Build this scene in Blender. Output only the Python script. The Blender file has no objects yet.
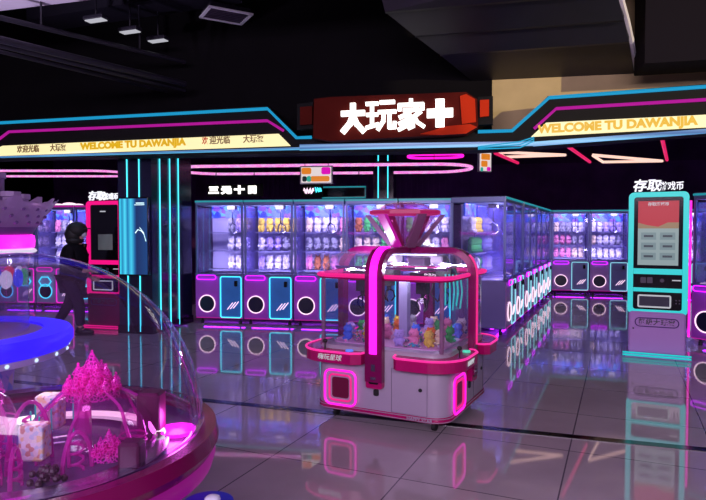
import bpy, math, random
from mathutils import Vector, Matrix
random.seed(7)
PI = math.pi
S = bpy.context.scene
COL = S.collection

# ---------------------------------------------------------------- camera, world, light, exposure
F = 600.0; CAMZ = 1.5; PITCH = math.atan(19 / F)
cam_d = bpy.data.cameras.new('camera'); cam = bpy.data.objects.new('camera', cam_d); COL.objects.link(cam)
cam_d.sensor_width = 36; cam_d.lens = F / 706 * 36; cam_d.clip_start = .02; cam_d.clip_end = 200
cam.location = (0, 0, CAMZ); cam.rotation_euler = (PI / 2 - PITCH, 0, 0)
S.camera = cam
w = bpy.data.worlds.new('world'); S.world = w; w.use_nodes = True
w.node_tree.nodes['Background'].inputs[0].default_value = (.42, .34, .75, 1)
w.node_tree.nodes['Background'].inputs[1].default_value = .2
S.view_settings.view_transform = 'Standard'; S.view_settings.look = 'None'
S.view_settings.gamma = 1; S.view_settings.use_curve_mapping = False
S.view_settings.exposure = 0.0
try:
    S.cycles.transparent_max_bounces = 24; S.cycles.max_bounces = 8; S.cycles.glossy_bounces = 4
    S.cycles.sample_clamp_indirect = 4; S.cycles.blur_glossy = .5
    S.cycles.caustics_reflective = False; S.cycles.caustics_refractive = False
except Exception: pass

def lamp(name, kind, loc, energy, color, size=.2, sizey=None, target=None, parent=None, spot=None, blend=.3, rot=None):
    l = bpy.data.lights.new(name, kind); l.energy = energy; l.color = color
    if kind == 'AREA':
        l.size = size
        if sizey: l.shape = 'RECTANGLE'; l.size_y = sizey
    elif kind == 'SPOT':
        l.spot_size = spot; l.spot_blend = blend; l.shadow_soft_size = size
    else: l.shadow_soft_size = size
    o = bpy.data.objects.new(name, l); COL.objects.link(o); o.location = loc
    if target is not None: o.rotation_euler = (Vector(target) - Vector(loc)).to_track_quat('-Z', 'Y').to_euler()
    if rot: o.rotation_euler = rot
    if parent: o.parent = parent
    return o
# the mall's skylight behind the photographer, and the strip of evening sun it throws on the wall above the fascia
lamp('mall_skylight', 'AREA', (-1.5, -4.5, 3.7), 850, (.92, .73, .96), 9, 1.6, target=(0, 7.0, .2))
lamp('ceiling_fill_spot', 'SPOT', (-6.0, 4.0, 1.2), 1500, (.85, .72, 1), .1, target=(-4.4, 5.6, 4.2), spot=math.radians(62), blend=1)  # added fill with no real fitting, lifts the pale walkway ceiling
lamp('evening_sun', 'SPOT', (9.0, -6.0, 3.9), 6000, (1, .84, .5), .08, target=(3.3, 7.6, 3.5), spot=math.radians(17), blend=.15)
#lamp('x', 'AREA', (3.0, 7.4, 3.2), 55, (.75, .5, 1), 2.5, 2.5, target=(3.2, 7.6, 0))
#lamp('x', 'AREA', (-.8, 8.0, 3.2), 45, (.6, .45, 1), 4, 1, target=(-.8, 9.0, 0))

# ---------------------------------------------------------------- geometry of the view: pixels turned into real points
def ray(px, py):
    x = (px - 353) / F; y = (250 - py) / F
    return Vector((x, math.cos(PITCH) + y * math.sin(PITCH), -math.sin(PITCH) + y * math.cos(PITCH)))
def at_y(px, py, Y): r = ray(px, py); return Vector((0, 0, CAMZ)) + r * (Y / r.y)
def at_z(px, py, Z): r = ray(px, py); return Vector((0, 0, CAMZ)) + r * ((Z - CAMZ) / r.z)

# ---------------------------------------------------------------- materials
def lin(c):
    return tuple(((v / 255) / 12.92 if v / 255 <= .04045 else ((v / 255 + .055) / 1.055) ** 2.4) for v in c)
def nt(name):
    m = bpy.data.materials.new(name); m.use_nodes = True
    return m, m.node_tree, m.node_tree.nodes['Principled BSDF']
def mat(name, col, rough=.4, metal=0, noise=0, scale=20, spec=.5, bump=0):
    m, t, b = nt(name); c = lin(col)
    b.inputs['Base Color'].default_value = (*c, 1); b.inputs['Roughness'].default_value = rough
    b.inputs['Metallic'].default_value = metal; b.inputs['Specular IOR Level'].default_value = spec
    n = t.nodes.new('ShaderNodeTexNoise'); n.inputs['Scale'].default_value = scale; n.inputs['Detail'].default_value = 4
    tc = t.nodes.new('ShaderNodeTexCoord'); t.links.new(tc.outputs['Object'], n.inputs['Vector'])
    if noise:
        r = t.nodes.new('ShaderNodeValToRGB')
        r.color_ramp.elements[0].position = .3; r.color_ramp.elements[1].position = .7
        r.color_ramp.elements[0].color = (*[v * (1 - noise) for v in c], 1); r.color_ramp.elements[1].color = (*[min(1, v * (1 + noise)) for v in c], 1)
        t.links.new(n.outputs['Fac'], r.inputs['Fac']); t.links.new(r.outputs['Color'], b.inputs['Base Color'])
    if bump:
        u = t.nodes.new('ShaderNodeBump'); u.inputs['Strength'].default_value = bump; u.inputs['Distance'].default_value = .01
        t.links.new(n.outputs['Fac'], u.inputs['Height']); t.links.new(u.outputs['Normal'], b.inputs['Normal'])
    return m
def glow(name, col, k=1.0):
    m, t, b = nt(name); c = lin(col)
    b.inputs['Base Color'].default_value = (*[v * .1 for v in c], 1); b.inputs['Roughness'].default_value = .4
    b.inputs['Emission Color'].default_value = (*c, 1); b.inputs['Emission Strength'].default_value = k
    return m
def clear(name, tint=(235, 235, 250), gl=1.0, haze=.03, hazecol=(190, 170, 220), rough=.03, ior=1.45):
    m = bpy.data.materials.new(name); m.use_nodes = True; t = m.node_tree; t.nodes.clear()
    out = t.nodes.new('ShaderNodeOutputMaterial'); tr = t.nodes.new('ShaderNodeBsdfTransparent'); tr.inputs[0].default_value = (*lin(tint), 1)
    g = t.nodes.new('ShaderNodeBsdfGlossy'); g.inputs['Roughness'].default_value = rough; g.inputs['Color'].default_value = (gl, gl, gl, 1)
    df = t.nodes.new('ShaderNodeBsdfDiffuse'); df.inputs[0].default_value = (*lin(hazecol), 1)
    tl = t.nodes.new('ShaderNodeBsdfTranslucent'); tl.inputs[0].default_value = (*lin(hazecol), 1)
    a = t.nodes.new('ShaderNodeMixShader'); a.inputs[0].default_value = .5; t.links.new(df.outputs[0], a.inputs[1]); t.links.new(tl.outputs[0], a.inputs[2])
    fr = t.nodes.new('ShaderNodeFresnel'); ge = t.nodes.new('ShaderNodeNewGeometry'); mr = t.nodes.new('ShaderNodeMapRange')
    mr.inputs['To Min'].default_value = ior; mr.inputs['To Max'].default_value = 1 / ior; t.links.new(ge.outputs['Backfacing'], mr.inputs['Value']); t.links.new(mr.outputs[0], fr.inputs['IOR'])
    m1 = t.nodes.new('ShaderNodeMixShader'); t.links.new(fr.outputs[0], m1.inputs[0]); t.links.new(tr.outputs[0], m1.inputs[1]); t.links.new(g.outputs[0], m1.inputs[2])
    m2 = t.nodes.new('ShaderNodeMixShader'); m2.inputs[0].default_value = haze; t.links.new(m1.outputs[0], m2.inputs[1]); t.links.new(a.outputs[0], m2.inputs[2])
    t.links.new(m2.outputs[0], out.inputs[0])
    return m
def ramp_emit(name, stops, coord='X', k=1.0, scale=1.0, noise=None, interp='LINEAR'):
    """a printed or lit panel whose colour runs along one local axis of its mesh (Generated 0..1)"""
    m, t, b = nt(name)
    tc = t.nodes.new('ShaderNodeTexCoord'); sp = t.nodes.new('ShaderNodeSeparateXYZ'); t.links.new(tc.outputs['Generated'], sp.inputs[0])
    r = t.nodes.new('ShaderNodeValToRGB'); r.color_ramp.interpolation = interp
    e = r.color_ramp.elements
    while len(e) > 1: e.remove(e[-1])
    e[0].position = stops[0][0]; e[0].color = (*lin(stops[0][1]), 1)
    for p, c in stops[1:]:
        q = e.new(p); q.color = (*lin(c), 1)
    if noise:
        n = t.nodes.new('ShaderNodeTexNoise'); n.inputs['Scale'].default_value = noise; t.links.new(tc.outputs['Generated'], n.inputs[0])
        t.links.new(n.outputs['Fac'], r.inputs[0])
    else: t.links.new(sp.outputs[coord], r.inputs[0])
    t.links.new(r.outputs[0], b.inputs['Emission Color']); b.inputs['Emission Strength'].default_value = k
    b.inputs['Base Color'].default_value = (.02, .02, .02, 1); b.inputs['Roughness'].default_value = .25
    return m
def poster_mat(name, cols, scale, emit=0.0):
    """a busy print: voronoi cells coloured from a short palette"""
    m, t, b = nt(name)
    tc = t.nodes.new('ShaderNodeTexCoord'); v = t.nodes.new('ShaderNodeTexVoronoi'); v.inputs['Scale'].default_value = scale
    t.links.new(tc.outputs['Object'], v.inputs['Vector']); sp = t.nodes.new('ShaderNodeSeparateColor'); t.links.new(v.outputs['Color'], sp.inputs[0])
    r = t.nodes.new('ShaderNodeValToRGB'); r.color_ramp.interpolation = 'CONSTANT'; e = r.color_ramp.elements
    while len(e) > 1: e.remove(e[-1])
    e[0].position = 0; e[0].color = (*lin(cols[0]), 1)
    for i, c in enumerate(cols[1:]): q = e.new((i + 1) / len(cols)); q.color = (*lin(c), 1)
    t.links.new(sp.outputs[0], r.inputs[0]); t.links.new(r.outputs[0], b.inputs['Base Color'])
    if emit: t.links.new(r.outputs[0], b.inputs['Emission Color']); b.inputs['Emission Strength'].default_value = emit
    b.inputs['Roughness'].default_value = .4
    return m

M = {
 'black': mat('matt_black', (5, 5, 7), .7, spec=.2), 'gloss_black': mat('gloss_black', (10, 9, 14), .12),
 'blackwall': mat('black_wall_paint', (9, 7, 11), .8, noise=.2, scale=3, spec=.1),
 'purplewall': mat('purple_ribbed_wall', (110, 58, 130), .7, noise=.25, scale=2, spec=.1),
 'beige': mat('beige_plaster', (185, 165, 122), .9, noise=.06, scale=4, spec=.1),
 'softceil': mat('lilac_plaster', (185, 175, 195), .9, noise=.05, scale=3, spec=.1),
 'duct': mat('dark_blue_metal', (24, 21, 34), .5, .2, noise=.15, scale=6), 'beam': mat('dark_beam', (20, 16, 24), .8, spec=.1),
 'grille': mat('grey_grille', (235, 232, 240), .6), 
 'coltile': mat('column_panel', (22, 22, 48), .2, noise=.2, scale=2, spec=.6),
 'cyan': glow('cyan_neon', (70, 225, 245), 1.7), 'cyandim': glow('cyan_neon_soft', (40, 170, 215), .9), 'bluecyan': glow('blue_cyan_neon', (25, 155, 205), .9),
 'teal': glow('teal_frame_light', (20, 215, 218), .85), 'tealdim': glow('teal_strip', (40, 170, 185), .65),
 'mag': glow('magenta_neon', (255, 25, 200), 1.5), 'magstrong': glow('magenta_neon_bright', (255, 20, 225), 3.0), 'magdim': glow('magenta_neon_soft', (190, 20, 160), .8),
 'pink': glow('pink_neon', (255, 60, 150), 1.4), 'hot': glow('hot_pink_neon', (238, 30, 135), 1.0), 'trayneon': glow('tray_neon', (255, 45, 160), 1.0), 'whitepink': glow('pale_pink_neon', (255, 215, 240), 1.4),
 'violet': glow('violet_neon', (165, 30, 255), 8.0), 'pill': glow('magenta_pill_neon', (205, 25, 255), 2.2), 'palecyan': glow('pale_cyan_neon', (150, 225, 245), 1.0), 'purpleglow': glow('purple_lamp', (160, 30, 230), .8),
 'white': glow('white_lamp', (255, 250, 245), 2.2), 'signwhite': glow('white_sign_lamp', (245, 245, 255), 1.1), 'kioskpink': glow('kiosk_pink_neon', (235, 15, 125), 1.1), 'softwhite': glow('soft_white_lamp', (205, 205, 215), .75), 'whitecyan': glow('white_cyan_lamp', (215, 250, 255), 1.6),
 'cream': glow('cream_light_panel', (255, 240, 180), 1.05), 'yellow': glow('yellow_letters', (232, 180, 8), .9), 'brown': glow('brown_letters', (150, 110, 70), .5), 'redchar': glow('red_letters', (215, 90, 60), .7),
 'signred': mat('dark_red_board', (78, 18, 10), .8, spec=.1, noise=.12, scale=3), 'signorange': mat('orange_red_board', (190, 48, 14), .7, spec=.1),
 'bluering': glow('blue_ring_light', (45, 25, 255), 1.3), 'bluedot': glow('blue_dot_light', (40, 60, 255), 1.5),
 'silver': mat('blue_grey_frame', (96, 104, 150), .35, .5), 'lowpurple': mat('purple_front_panel', (170, 70, 200), .3, noise=.08, scale=3), 'lowblue': mat('blue_front_panel', (60, 130, 205), .25, noise=.1, scale=3),
 'sidepanel': mat('grey_violet_side_panel', (118, 108, 170), .4, noise=.05, scale=2), 'backpanel': mat('lavender_back_panel', (165, 162, 200), .5), 'paleblue': mat('pale_blue_front_panel', (120, 125, 175), .25, noise=.08, scale=3), 'shelfgrey': mat('grey_shelf', (120, 118, 160), .7, spec=.2), 'hole': mat('dark_prize_hole', (22, 16, 50), .3),
 'bodywhite': mat('pale_mauve_laminate', (158, 145, 165), .3, noise=.03, scale=3), 'seam': mat('seam_grey', (70, 60, 80), .5),
 'magplastic': mat('magenta_plastic', (165, 8, 92), .22, noise=.05, scale=4), 'darkmag': mat('dark_magenta_plastic', (112, 6, 72), .2), 'deck': mat('pink_playfield', (225, 170, 215), .5, noise=.1, scale=8),
 'rubber': mat('black_rubber', (14, 13, 15), .6), 'steel': mat('steel', (170, 170, 185), .2, 1), 'lilac': mat('lilac_plastic', (176, 130, 200), .35),
 'skin': mat('skin', (190, 150, 135), .5), 'coat': mat('black_coat', (17, 15, 20), .85, noise=.3, scale=20, spec=.1), 'trousers': mat('dark_trousers', (46, 36, 60), .8, noise=.2, scale=10, spec=.1), 'hair': mat('black_hair', (10, 9, 11), .7, noise=.3, scale=60),
 'mask': mat('pale_mask', (190, 190, 205), .7),
}
M['glass'] = clear('machine_glass', (230, 228, 248), .9, .09, (150, 140, 200), .04)
M['cglass'] = clear('curved_cabinet_glass', (236, 232, 248), 1, .03, (200, 180, 230), .03)
M['dome'] = clear('clear_acrylic_dome', (238, 234, 248), .9, .012, (205, 160, 225), .02, 1.42)
M['pinkclear'] = clear('pink_translucent_acrylic', (255, 165, 235), 1, .45, (240, 90, 215), .1, 1.5)
M['crownclear'] = clear('lilac_translucent_acrylic', (190, 160, 215), 1, .7, (190, 165, 205), .2, 1.5)
M['topperclear'] = clear('pink_topper_acrylic', (250, 215, 235), 1, .10, (235, 80, 160), .12, 1.5)
M['rimpink'] = glow('topper_rim_light', (215, 40, 120), .5); M['toparm'] = clear('grey_pink_acrylic', (215, 185, 210), 1, .6, (170, 130, 165), .15, 1.5)

def floor_mat():
    m, t, b = nt('polished_stone_tiles')
    tc = t.nodes.new('ShaderNodeTexCoord'); mp = t.nodes.new('ShaderNodeMapping'); t.links.new(tc.outputs['Object'], mp.inputs[0])
    mp.inputs['Rotation'].default_value = (0, 0, math.radians(24)); mp.inputs['Location'].default_value = (.30, .2, 0)
    br = t.nodes.new('ShaderNodeTexBrick'); t.links.new(mp.outputs[0], br.inputs[0]); br.offset = 0
    br.inputs['Scale'].default_value = 1; br.inputs['Brick Width'].default_value = .9; br.inputs['Row Height'].default_value = .9
    br.inputs['Mortar Size'].default_value = .005; br.inputs['Mortar Smooth'].default_value = .2
    br.inputs['Color1'].default_value = (*lin((196, 184, 188)), 1); br.inputs['Color2'].default_value = (*lin((188, 175, 182)), 1); br.inputs['Mortar'].default_value = (*lin((105, 95, 110)), 1)
    n = t.nodes.new('ShaderNodeTexNoise'); n.inputs['Scale'].default_value = 2.2; n.inputs['Detail'].default_value = 6; t.links.new(tc.outputs['Object'], n.inputs[0])
    mx = t.nodes.new('ShaderNodeMixRGB'); mx.blend_type = 'MULTIPLY'; mx.inputs[0].default_value = .35
    t.links.new(br.outputs['Color'], mx.inputs[1]); t.links.new(n.outputs['Fac'], mx.inputs[2]); t.links.new(mx.outputs[0], b.inputs['Base Color'])
    mr = t.nodes.new('ShaderNodeMapRange'); mr.inputs['To Min'].default_value = .02; mr.inputs['To Max'].default_value = .06
    t.links.new(n.outputs['Fac'], mr.inputs['Value']); t.links.new(mr.outputs[0], b.inputs['Roughness'])
    b.inputs['IOR'].default_value = 1.9
    bp = t.nodes.new('ShaderNodeBump'); bp.inputs['Strength'].default_value = .02; bp.inputs['Distance'].default_value = .003
    n2 = t.nodes.new('ShaderNodeTexNoise'); n2.inputs['Scale'].default_value = 1.6; t.links.new(tc.outputs['Object'], n2.inputs[0])
    t.links.new(n2.outputs['Fac'], bp.inputs['Height']); t.links.new(bp.outputs[0], b.inputs['Normal'])
    return m
M['floor'] = floor_mat()
M['topcard'] = poster_mat('blue_header_print', [(20, 40, 150), (35, 90, 200), (60, 140, 225), (110, 60, 170), (25, 60, 180), (80, 110, 220)], 14, .8)
M['tvpic'] = ramp_emit('blue_screen_picture', [(0, (60, 215, 240)), (.1, (20, 120, 170)), (.2, (70, 205, 235)), (.3, (15, 110, 165)), (.42, (60, 190, 225)), (.55, (18, 90, 150)), (.62, (12, 40, 90)), (1, (15, 60, 115))], 'X', 1.2)
M['soffit'] = ramp_emit('teal_soffit_reflection', [(0, (40, 120, 170)), (.25, (90, 175, 215)), (.5, (35, 90, 150)), (.75, (100, 150, 200)), (1, (30, 60, 110))], 'Z', 1.2)
M['ringled'] = ramp_emit('running_ring_light', [(.35, (255, 30, 190)), (.45, (255, 120, 200)), (.5, (255, 225, 235)), (.58, (150, 80, 230)), (.66, (255, 40, 200))], 'X', 1.2, noise=28)
M['posterpic'] = poster_mat('colourful_poster_print', [(240, 130, 30), (250, 235, 225), (235, 20, 190), (30, 175, 150), (250, 180, 60), (25, 35, 40)], 9, .7)

# ---------------------------------------------------------------- mesh helpers
class MB:
    def __init__(s): s.v = []; s.f = []; s.m = []; s.cur = 0
    def add(s, vs, fs):
        b = len(s.v); s.v += [tuple(v) for v in vs]; s.f += [tuple(b + i for i in f) for f in fs]; s.m += [s.cur] * len(fs); return s
    def box(s, cx, cy, cz, sx, sy, sz, R=None):
        vs = [Vector((x * sx / 2, y * sy / 2, z * sz / 2)) for x in (-1, 1) for y in (-1, 1) for z in (-1, 1)]
        if R is not None: vs = [R @ v for v in vs]
        c = Vector((cx, cy, cz))
        return s.add([v + c for v in vs], [(0, 1, 3, 2), (4, 6, 7, 5), (0, 4, 5, 1), (2, 3, 7, 6), (0, 2, 6, 4), (1, 5, 7, 3)])
    def bbox(s, cx, cy, cz, sx, sy, sz, b=.01):
        """box with chamfered vertical and horizontal edges"""
        pts = rrect(sx, sy, b, 2)
        zs = [(-sz / 2, 1 - 2 * b / max(sx, sy)), (-sz / 2 + b, 1), (sz / 2 - b, 1), (sz / 2, 1 - 2 * b / max(sx, sy))]
        return s.loft([[(cx + p[0] * k, cy + p[1] * k, cz + z) for p in pts] for z, k in zs], cap=True)
    def loft(s, rings, closed=True, cap=False):
        n = len(rings[0]); b = len(s.v)
        s.v += [tuple(p) for r in rings for p in r]; f0 = len(s.f)
        for i in range(len(rings) - 1):
            for j in range(n if closed else n - 1):
                k = (j + 1) % n
                s.f.append((b + i * n + j, b + i * n + k, b + (i + 1) * n + k, b + (i + 1) * n + j))
        if cap:
            s.f.append(tuple(b + j for j in reversed(range(n)))); s.f.append(tuple(b + (len(rings) - 1) * n + j for j in range(n)))
        s.m += [s.cur] * (len(s.f) - f0); return s
    def prism(s, pts, d, org=Vector((0, 0, 0)), ax=Vector((1, 0, 0)), ay=Vector((0, 0, 1)), an=Vector((0, 1, 0))):
        """2-D outline (in ax, ay) extruded by d along an"""
        a = [org + ax * p[0] + ay * p[1] for p in pts]; b = [p + an * d for p in a]
        return s.loft([a, b], cap=True)
    def tube(s, path, r, n=8, closed=False, sq=None):
        P = [Vector(p) for p in path]; rings = []; m = len(P); up = None
        for i, p in enumerate(P):
            if closed: a, c = P[(i - 1) % m], P[(i + 1) % m]
            else: a, c = P[max(0, i - 1)], P[min(m - 1, i + 1)]
            t = (c - a).normalized()
            if up is None:
                up = Vector((0, 0, 1)) if abs(t.z) < .9 else Vector((1, 0, 0))
            x = t.cross(up)
            x = x.normalized() if x.length > 1e-4 else t.orthogonal().normalized()
            y = x.cross(t).normalized(); up = y
            rr = r[i] if isinstance(r, (list, tuple)) else r
            rings.append([p + x * math.cos(2 * PI * k / n) * rr + y * math.sin(2 * PI * k / n) * rr for k in range(n)])
        if closed: rings.append(rings[0]); return s.loft(rings)
        return s.loft(rings, cap=True)
    def lathe(s, prof, n=48, c=(0, 0, 0), cap=False, a0=0, a1=2 * PI):
        full = abs(a1 - a0 - 2 * PI) < 1e-6
        rings = [[(c[0] + r * math.cos(a0 + (a1 - a0) * k / (n if full else n - 1)), c[1] + r * math.sin(a0 + (a1 - a0) * k / (n if full else n - 1)), c[2] + z) for k in range(n)] for r, z in prof]
        return s.loft(rings, closed=full, cap=cap)
    def ball(s, c, r, n=12, m=8, R=None):
        r = (r, r, r) if not hasattr(r, '__len__') else r
        rings = []
        for i in range(m + 1):
            t = PI * i / m - PI / 2; t = max(-PI / 2 + .02, min(PI / 2 - .02, t))
            ring = [Vector((r[0] * math.cos(t) * math.cos(2 * PI * k / n), r[1] * math.cos(t) * math.sin(2 * PI * k / n), r[2] * math.sin(t))) for k in range(n)]
            if R is not None: ring = [R @ v for v in ring]
            rings.append([v + Vector(c) for v in ring])
        return s.loft(rings, cap=True)
    def disc(s, c, r, d, axis='y', n=32):
        """solid disc facing -y (axis y) of thickness d"""
        if axis == 'y': f = lambda a, y: (c[0] + r * math.cos(a), c[1] + y, c[2] + r * math.sin(a))
        else: f = lambda a, y: (c[0] + r * math.cos(a), c[1] + r * math.sin(a), c[2] + y)
        return s.loft([[f(2 * PI * k / n, y) for k in range(n)] for y in (0, d)], cap=True)
    def build(s, name, m, parent=None, smooth=False, loc=None, label=None):
        me = bpy.data.meshes.new(name); me.from_pydata(s.v, [], s.f); me.validate()
        ms = m if isinstance(m, (list, tuple)) else [m]
        for x in ms: me.materials.append(M[x] if isinstance(x, str) else x)
        if len(ms) > 1:
            for p, i in zip(me.polygons, s.m): p.material_index = i
        import bmesh
        bm = bmesh.new(); bm.from_mesh(me); bmesh.ops.recalc_face_normals(bm, faces=bm.faces); bm.to_mesh(me); bm.free()
        if smooth:
            for p in me.polygons: p.use_smooth = True
            try: me.set_sharp_from_angle(angle=math.radians(40))
            except Exception: pass
        o = bpy.data.objects.new(name, me); COL.objects.link(o)
        if parent: o.parent = parent
        if loc: o.location = loc
        if label: o['label'] = label
        return o
def rrect(w, h, r, n=4, cx=0, cy=0):
    out = []
    for (sx, sy, a0) in ((1, 1, 0), (-1, 1, PI / 2), (-1, -1, PI), (1, -1, 1.5 * PI)):
        for k in range(n + 1):
            a = a0 + PI / 2 * k / n
            out.append((cx + sx * (w / 2 - r) + r * math.cos(a), cy + sy * (h / 2 - r) + r * math.sin(a)))
    return out
def xz(pts, y): return [(p[0], y, p[1]) for p in pts]
def thing(name, label, cat, loc=(0, 0, 0), rz=0, group=None):
    o = bpy.data.objects.new(name, None); COL.objects.link(o); o.empty_display_size = .1
    o.location = loc; o.rotation_euler = (0, 0, rz); tag(o, label, cat, group); return o
def tag(o, label, cat, group=None, kind=None):
    if label: o['label'] = label
    if cat: o['category'] = cat
    if group: o['group'] = group
    if kind: o['kind'] = kind
    return o
def struct(name, mb, m): o = mb.build(name, m); o['kind'] = 'structure'; return o
def copy_tree(o, kids, parent=None):
    c = o.copy(); COL.objects.link(c)
    if parent: c.parent = parent
    for ch in kids.get(o, []): copy_tree(ch, kids, c)
    return c
def kidmap(root):
    d = {}
    for o in list(COL.objects):
        if o.parent: d.setdefault(o.parent, []).append(o)
    return d
def text(body, size, m, parent=None, org=Vector((0, 0, 0)), ax=Vector((1, 0, 0)), ay=Vector((0, 0, 1)), off=0, ext=.004, name='lettering', align='CENTER', sx=1, spacing=1, shear=0):
    c = bpy.data.curves.new(name, 'FONT'); c.body = body; c.size = size; c.extrude = ext; c.offset = off; c.align_x = align; c.align_y = 'CENTER'
    c.space_character = spacing; c.shear = shear
    o = bpy.data.objects.new('tmp', c); COL.objects.link(o); bpy.context.view_layer.update()
    me = bpy.data.meshes.new_from_object(o.evaluated_get(bpy.context.evaluated_depsgraph_get()))
    bpy.data.objects.remove(o); az = ax.cross(ay)
    for v in me.vertices: v.co = org + ax * (v.co.x * sx) + ay * v.co.y + az * v.co.z
    me.materials.clear(); me.materials.append(M[m])
    r = bpy.data.objects.new(name, me); COL.objects.link(r)
    if parent: r.parent = parent
    return r

# ================================================================ THE SETTING
struct('floor', MB().box(1, 10, -.05, 34, 34, .1), 'floor')
UH = Vector((.9763, -.2165, 0)).normalized(); NH = Vector((.2165, .9763, 0)).normalized()    # the fascia runs along UH
A0 = Vector((-5.18, 8.8, 0))
RZH = math.atan2(UH.y, UH.x)
def hp(px, py, off=0):
    """pixel -> (u, z) on the fascia's front plane moved back by off"""
    r = ray(px, py); o = Vector((0, 0, CAMZ)); a = A0 + NH * off
    t = (a - o).dot(NH) / r.dot(NH); p = o + r * t
    return ((p - a).dot(UH), p.z)
def hpt(u, z, off=0): a = A0 + NH * off + UH * u; return Vector((a.x, a.y, z))

ZC = 4.5
struct('ceiling', MB().box(1, 10, ZC + .3, 34, 34, .1), 'black')
# pale ceiling of the mall walkway, its edge running over the photographer's head
e0, e1 = at_z(0, 11, 4.2), at_z(90, 0, 4.2); ed = (e1 - e0).normalized()
a = e0 - ed * 8; b = e0 + ed * 20
mb = MB(); mb.prism([(a.x, a.y), (b.x, b.y), (b.x, -6.9), (a.x, -6.9)], .25, Vector((0, 0, 4.2)), Vector((1, 0, 0)), Vector((0, 1, 0)), Vector((0, 0, 1)))
struct('ceiling_walkway', mb, 'softceil')
# inner ceiling of the arcade
mb = MB()
p = [hpt(-7, 0, .8), hpt(13, 0, .8), hpt(13, 0, 13.5), hpt(-7, 0, 13.5)]
mb.prism([(q.x, q.y) for q in p], .12, Vector((0, 0, 3.35)), Vector((1, 0, 0)), Vector((0, 1, 0)), Vector((0, 0, 1)))
struct('ceiling_arcade', mb, 'gloss_black')
# wall above the fascia: black to the middle, beige plaster on the right
def wallslab(name, u0, u1, z0, z1, off, th, m):
    mb = MB(); mb.prism([(u0, z0), (u1, z0), (u1, z1), (u0, z1)], th, hpt(0, 0, off), UH, Vector((0, 0, 1)), NH)
    return struct(name, mb, m)
um = hp(492, 110, .62)[0]
wallslab('wall_front_upper', -7, um, 2.75, ZC + .25, .62, .15, 'blackwall')
wallslab('wall_front_beige', um, 13, 2.75, ZC + .25, .62, .15, 'beige')
# far walls of the arcade
wallslab('wall_back', -7, 13, 0, 3.35, 9.8, .2, 'purplewall')
mb = MB()
for k in range(90):
    u = -4.5 + k * .16
    mb.prism([(u, 0), (u + .08, 0), (u + .08, 3.35), (u, 3.35)], .03, hpt(0, 0, 9.77), UH, Vector((0, 0, 1)), NH)
struct('trim_1', mb, 'purplewall')
wallslab('wall_left', -7.2, -7, 0, ZC + .25, -4, 18, 'blackwall')
wallslab('wall_right', 13, 13.2, 0, ZC + .25, -4, 18, 'blackwall')
# dark polished strip let into the floor at the threshold
s0, s1 = at_z(470, 428.5, 0), at_z(706, 452, 0); sd = (s1 - s0).normalized(); sn = Vector((-sd.y, sd.x, 0))
mb = MB(); a = s0 - sd * 5; mb.prism([(0, 0), (13, 0), (13, .085), (0, .085)], .004, Vector((a.x, a.y, 0)), sd, sn, Vector((0, 0, 1)))
struct('trim_2', mb, 'gloss_black')

# ceiling clutter above the walkway
lv = thing('ceiling_louvre', 'large dark slatted panel hanging under the ceiling above the red sign', 'ceiling panel', (0, 0, 0))
edge = [((380, -60), (600, -90), 4.35), ((380, -8), (612, -40), 4.0), ((385, 12), (616, -8), 3.86), ((415, 36), (624, 20), 3.74), ((440, 55), (629, 42), 3.62), ((478, 86), (634, 76), 3.5)]
for i in range(5):
    (a0, b0, z0), (a1, b1, z1) = edge[i], edge[i + 1]
    p0, q0, p1, q1 = at_z(*a0, z0 - .03), at_z(*b0, z0 - .03), at_z(*a1, z1 - .06), at_z(*b1, z1 - .06)
    up = Vector((0, 0, .05)); mb = MB()
    mb.loft([[p0, q0, q1, p1], [p0 + up, q0 + up, q1 + up, p1 + up]], cap=True)
    mb.loft([[p1, q1, q1 + Vector((0, 0, .12)), p1 + Vector((0, 0, .12))], [x + Vector((.01, .05, 0)) for x in (p1, q1, q1 + Vector((0, 0, .12)), p1 + Vector((0, 0, .12)))]], cap=True)
    mb.build('slat', 'duct', lv)
path = [at_z(*b, z - .02) for a, b, z in edge[1:]]
MB().tube([p + Vector((.03, 0, 0)) for p in path], .03, 6).build('edge_rail', 'grille', lv)
for i in (0, 3):
    q = path[i]; MB().tube([q + Vector((-.5, .0, .02)), Vector((q.x - .5, q.y, ZC + .24))], .01, 6).build('hanger', 'duct', lv)
mb = MB(); p = at_z(637, 60, 3.7); q = at_z(706, 58, 3.7)
d = Vector((.97, -.24, 0)); n_ = Vector((.24, .97, 0))
mb.prism([(0, 0), (4, 0), (4, ZC + .24 - 3.6), (0, ZC + .24 - 3.6)], .55, p - n_ * 1.3 - Vector((0, 0, .38)) - d * .18, d, Vector((0, 0, 1)), n_)
tag(mb.build('boxed_duct', 'beam'), 'black boxed-in duct beside the slatted ceiling panel', 'duct')
du = thing('ceiling_pipe', 'long dark pipe bundle crossing the black ceiling above the welcome banner', 'pipe')
for dy, zz, r in ((0, 3.52, .04), (6, 3.48, .028), (12, 3.55, .022), (-22, 3.9, .03)):
    a, b = at_z(-40, 30 + dy, zz), at_z(185, 84 + dy, zz)
    MB().tube([a, b], r, 10).build('pipe', 'duct', du)
for t in (.3, .75):
    p = a.lerp(b, t); MB().tube([p, Vector((p.x, p.y, ZC + .25))], .012, 6).build('hanger', 'duct', du)
vt = thing('ceiling_vent', 'pale square air vent in the black ceiling', 'vent')
c = at_z(226, 15, 4.4); ex = (at_z(248, 19, 4.4) - at_z(204, 11, 4.4)).normalized(); ey = Vector((-ex.y, ex.x, 0))
mb = MB(); mb.prism([(p[0], p[1]) for p in rrect(.56, .44, .02)], .06, c, ex, ey, Vector((0, 0, 1))); mb.build('housing', 'duct', vt)
fr = MB()
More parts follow.
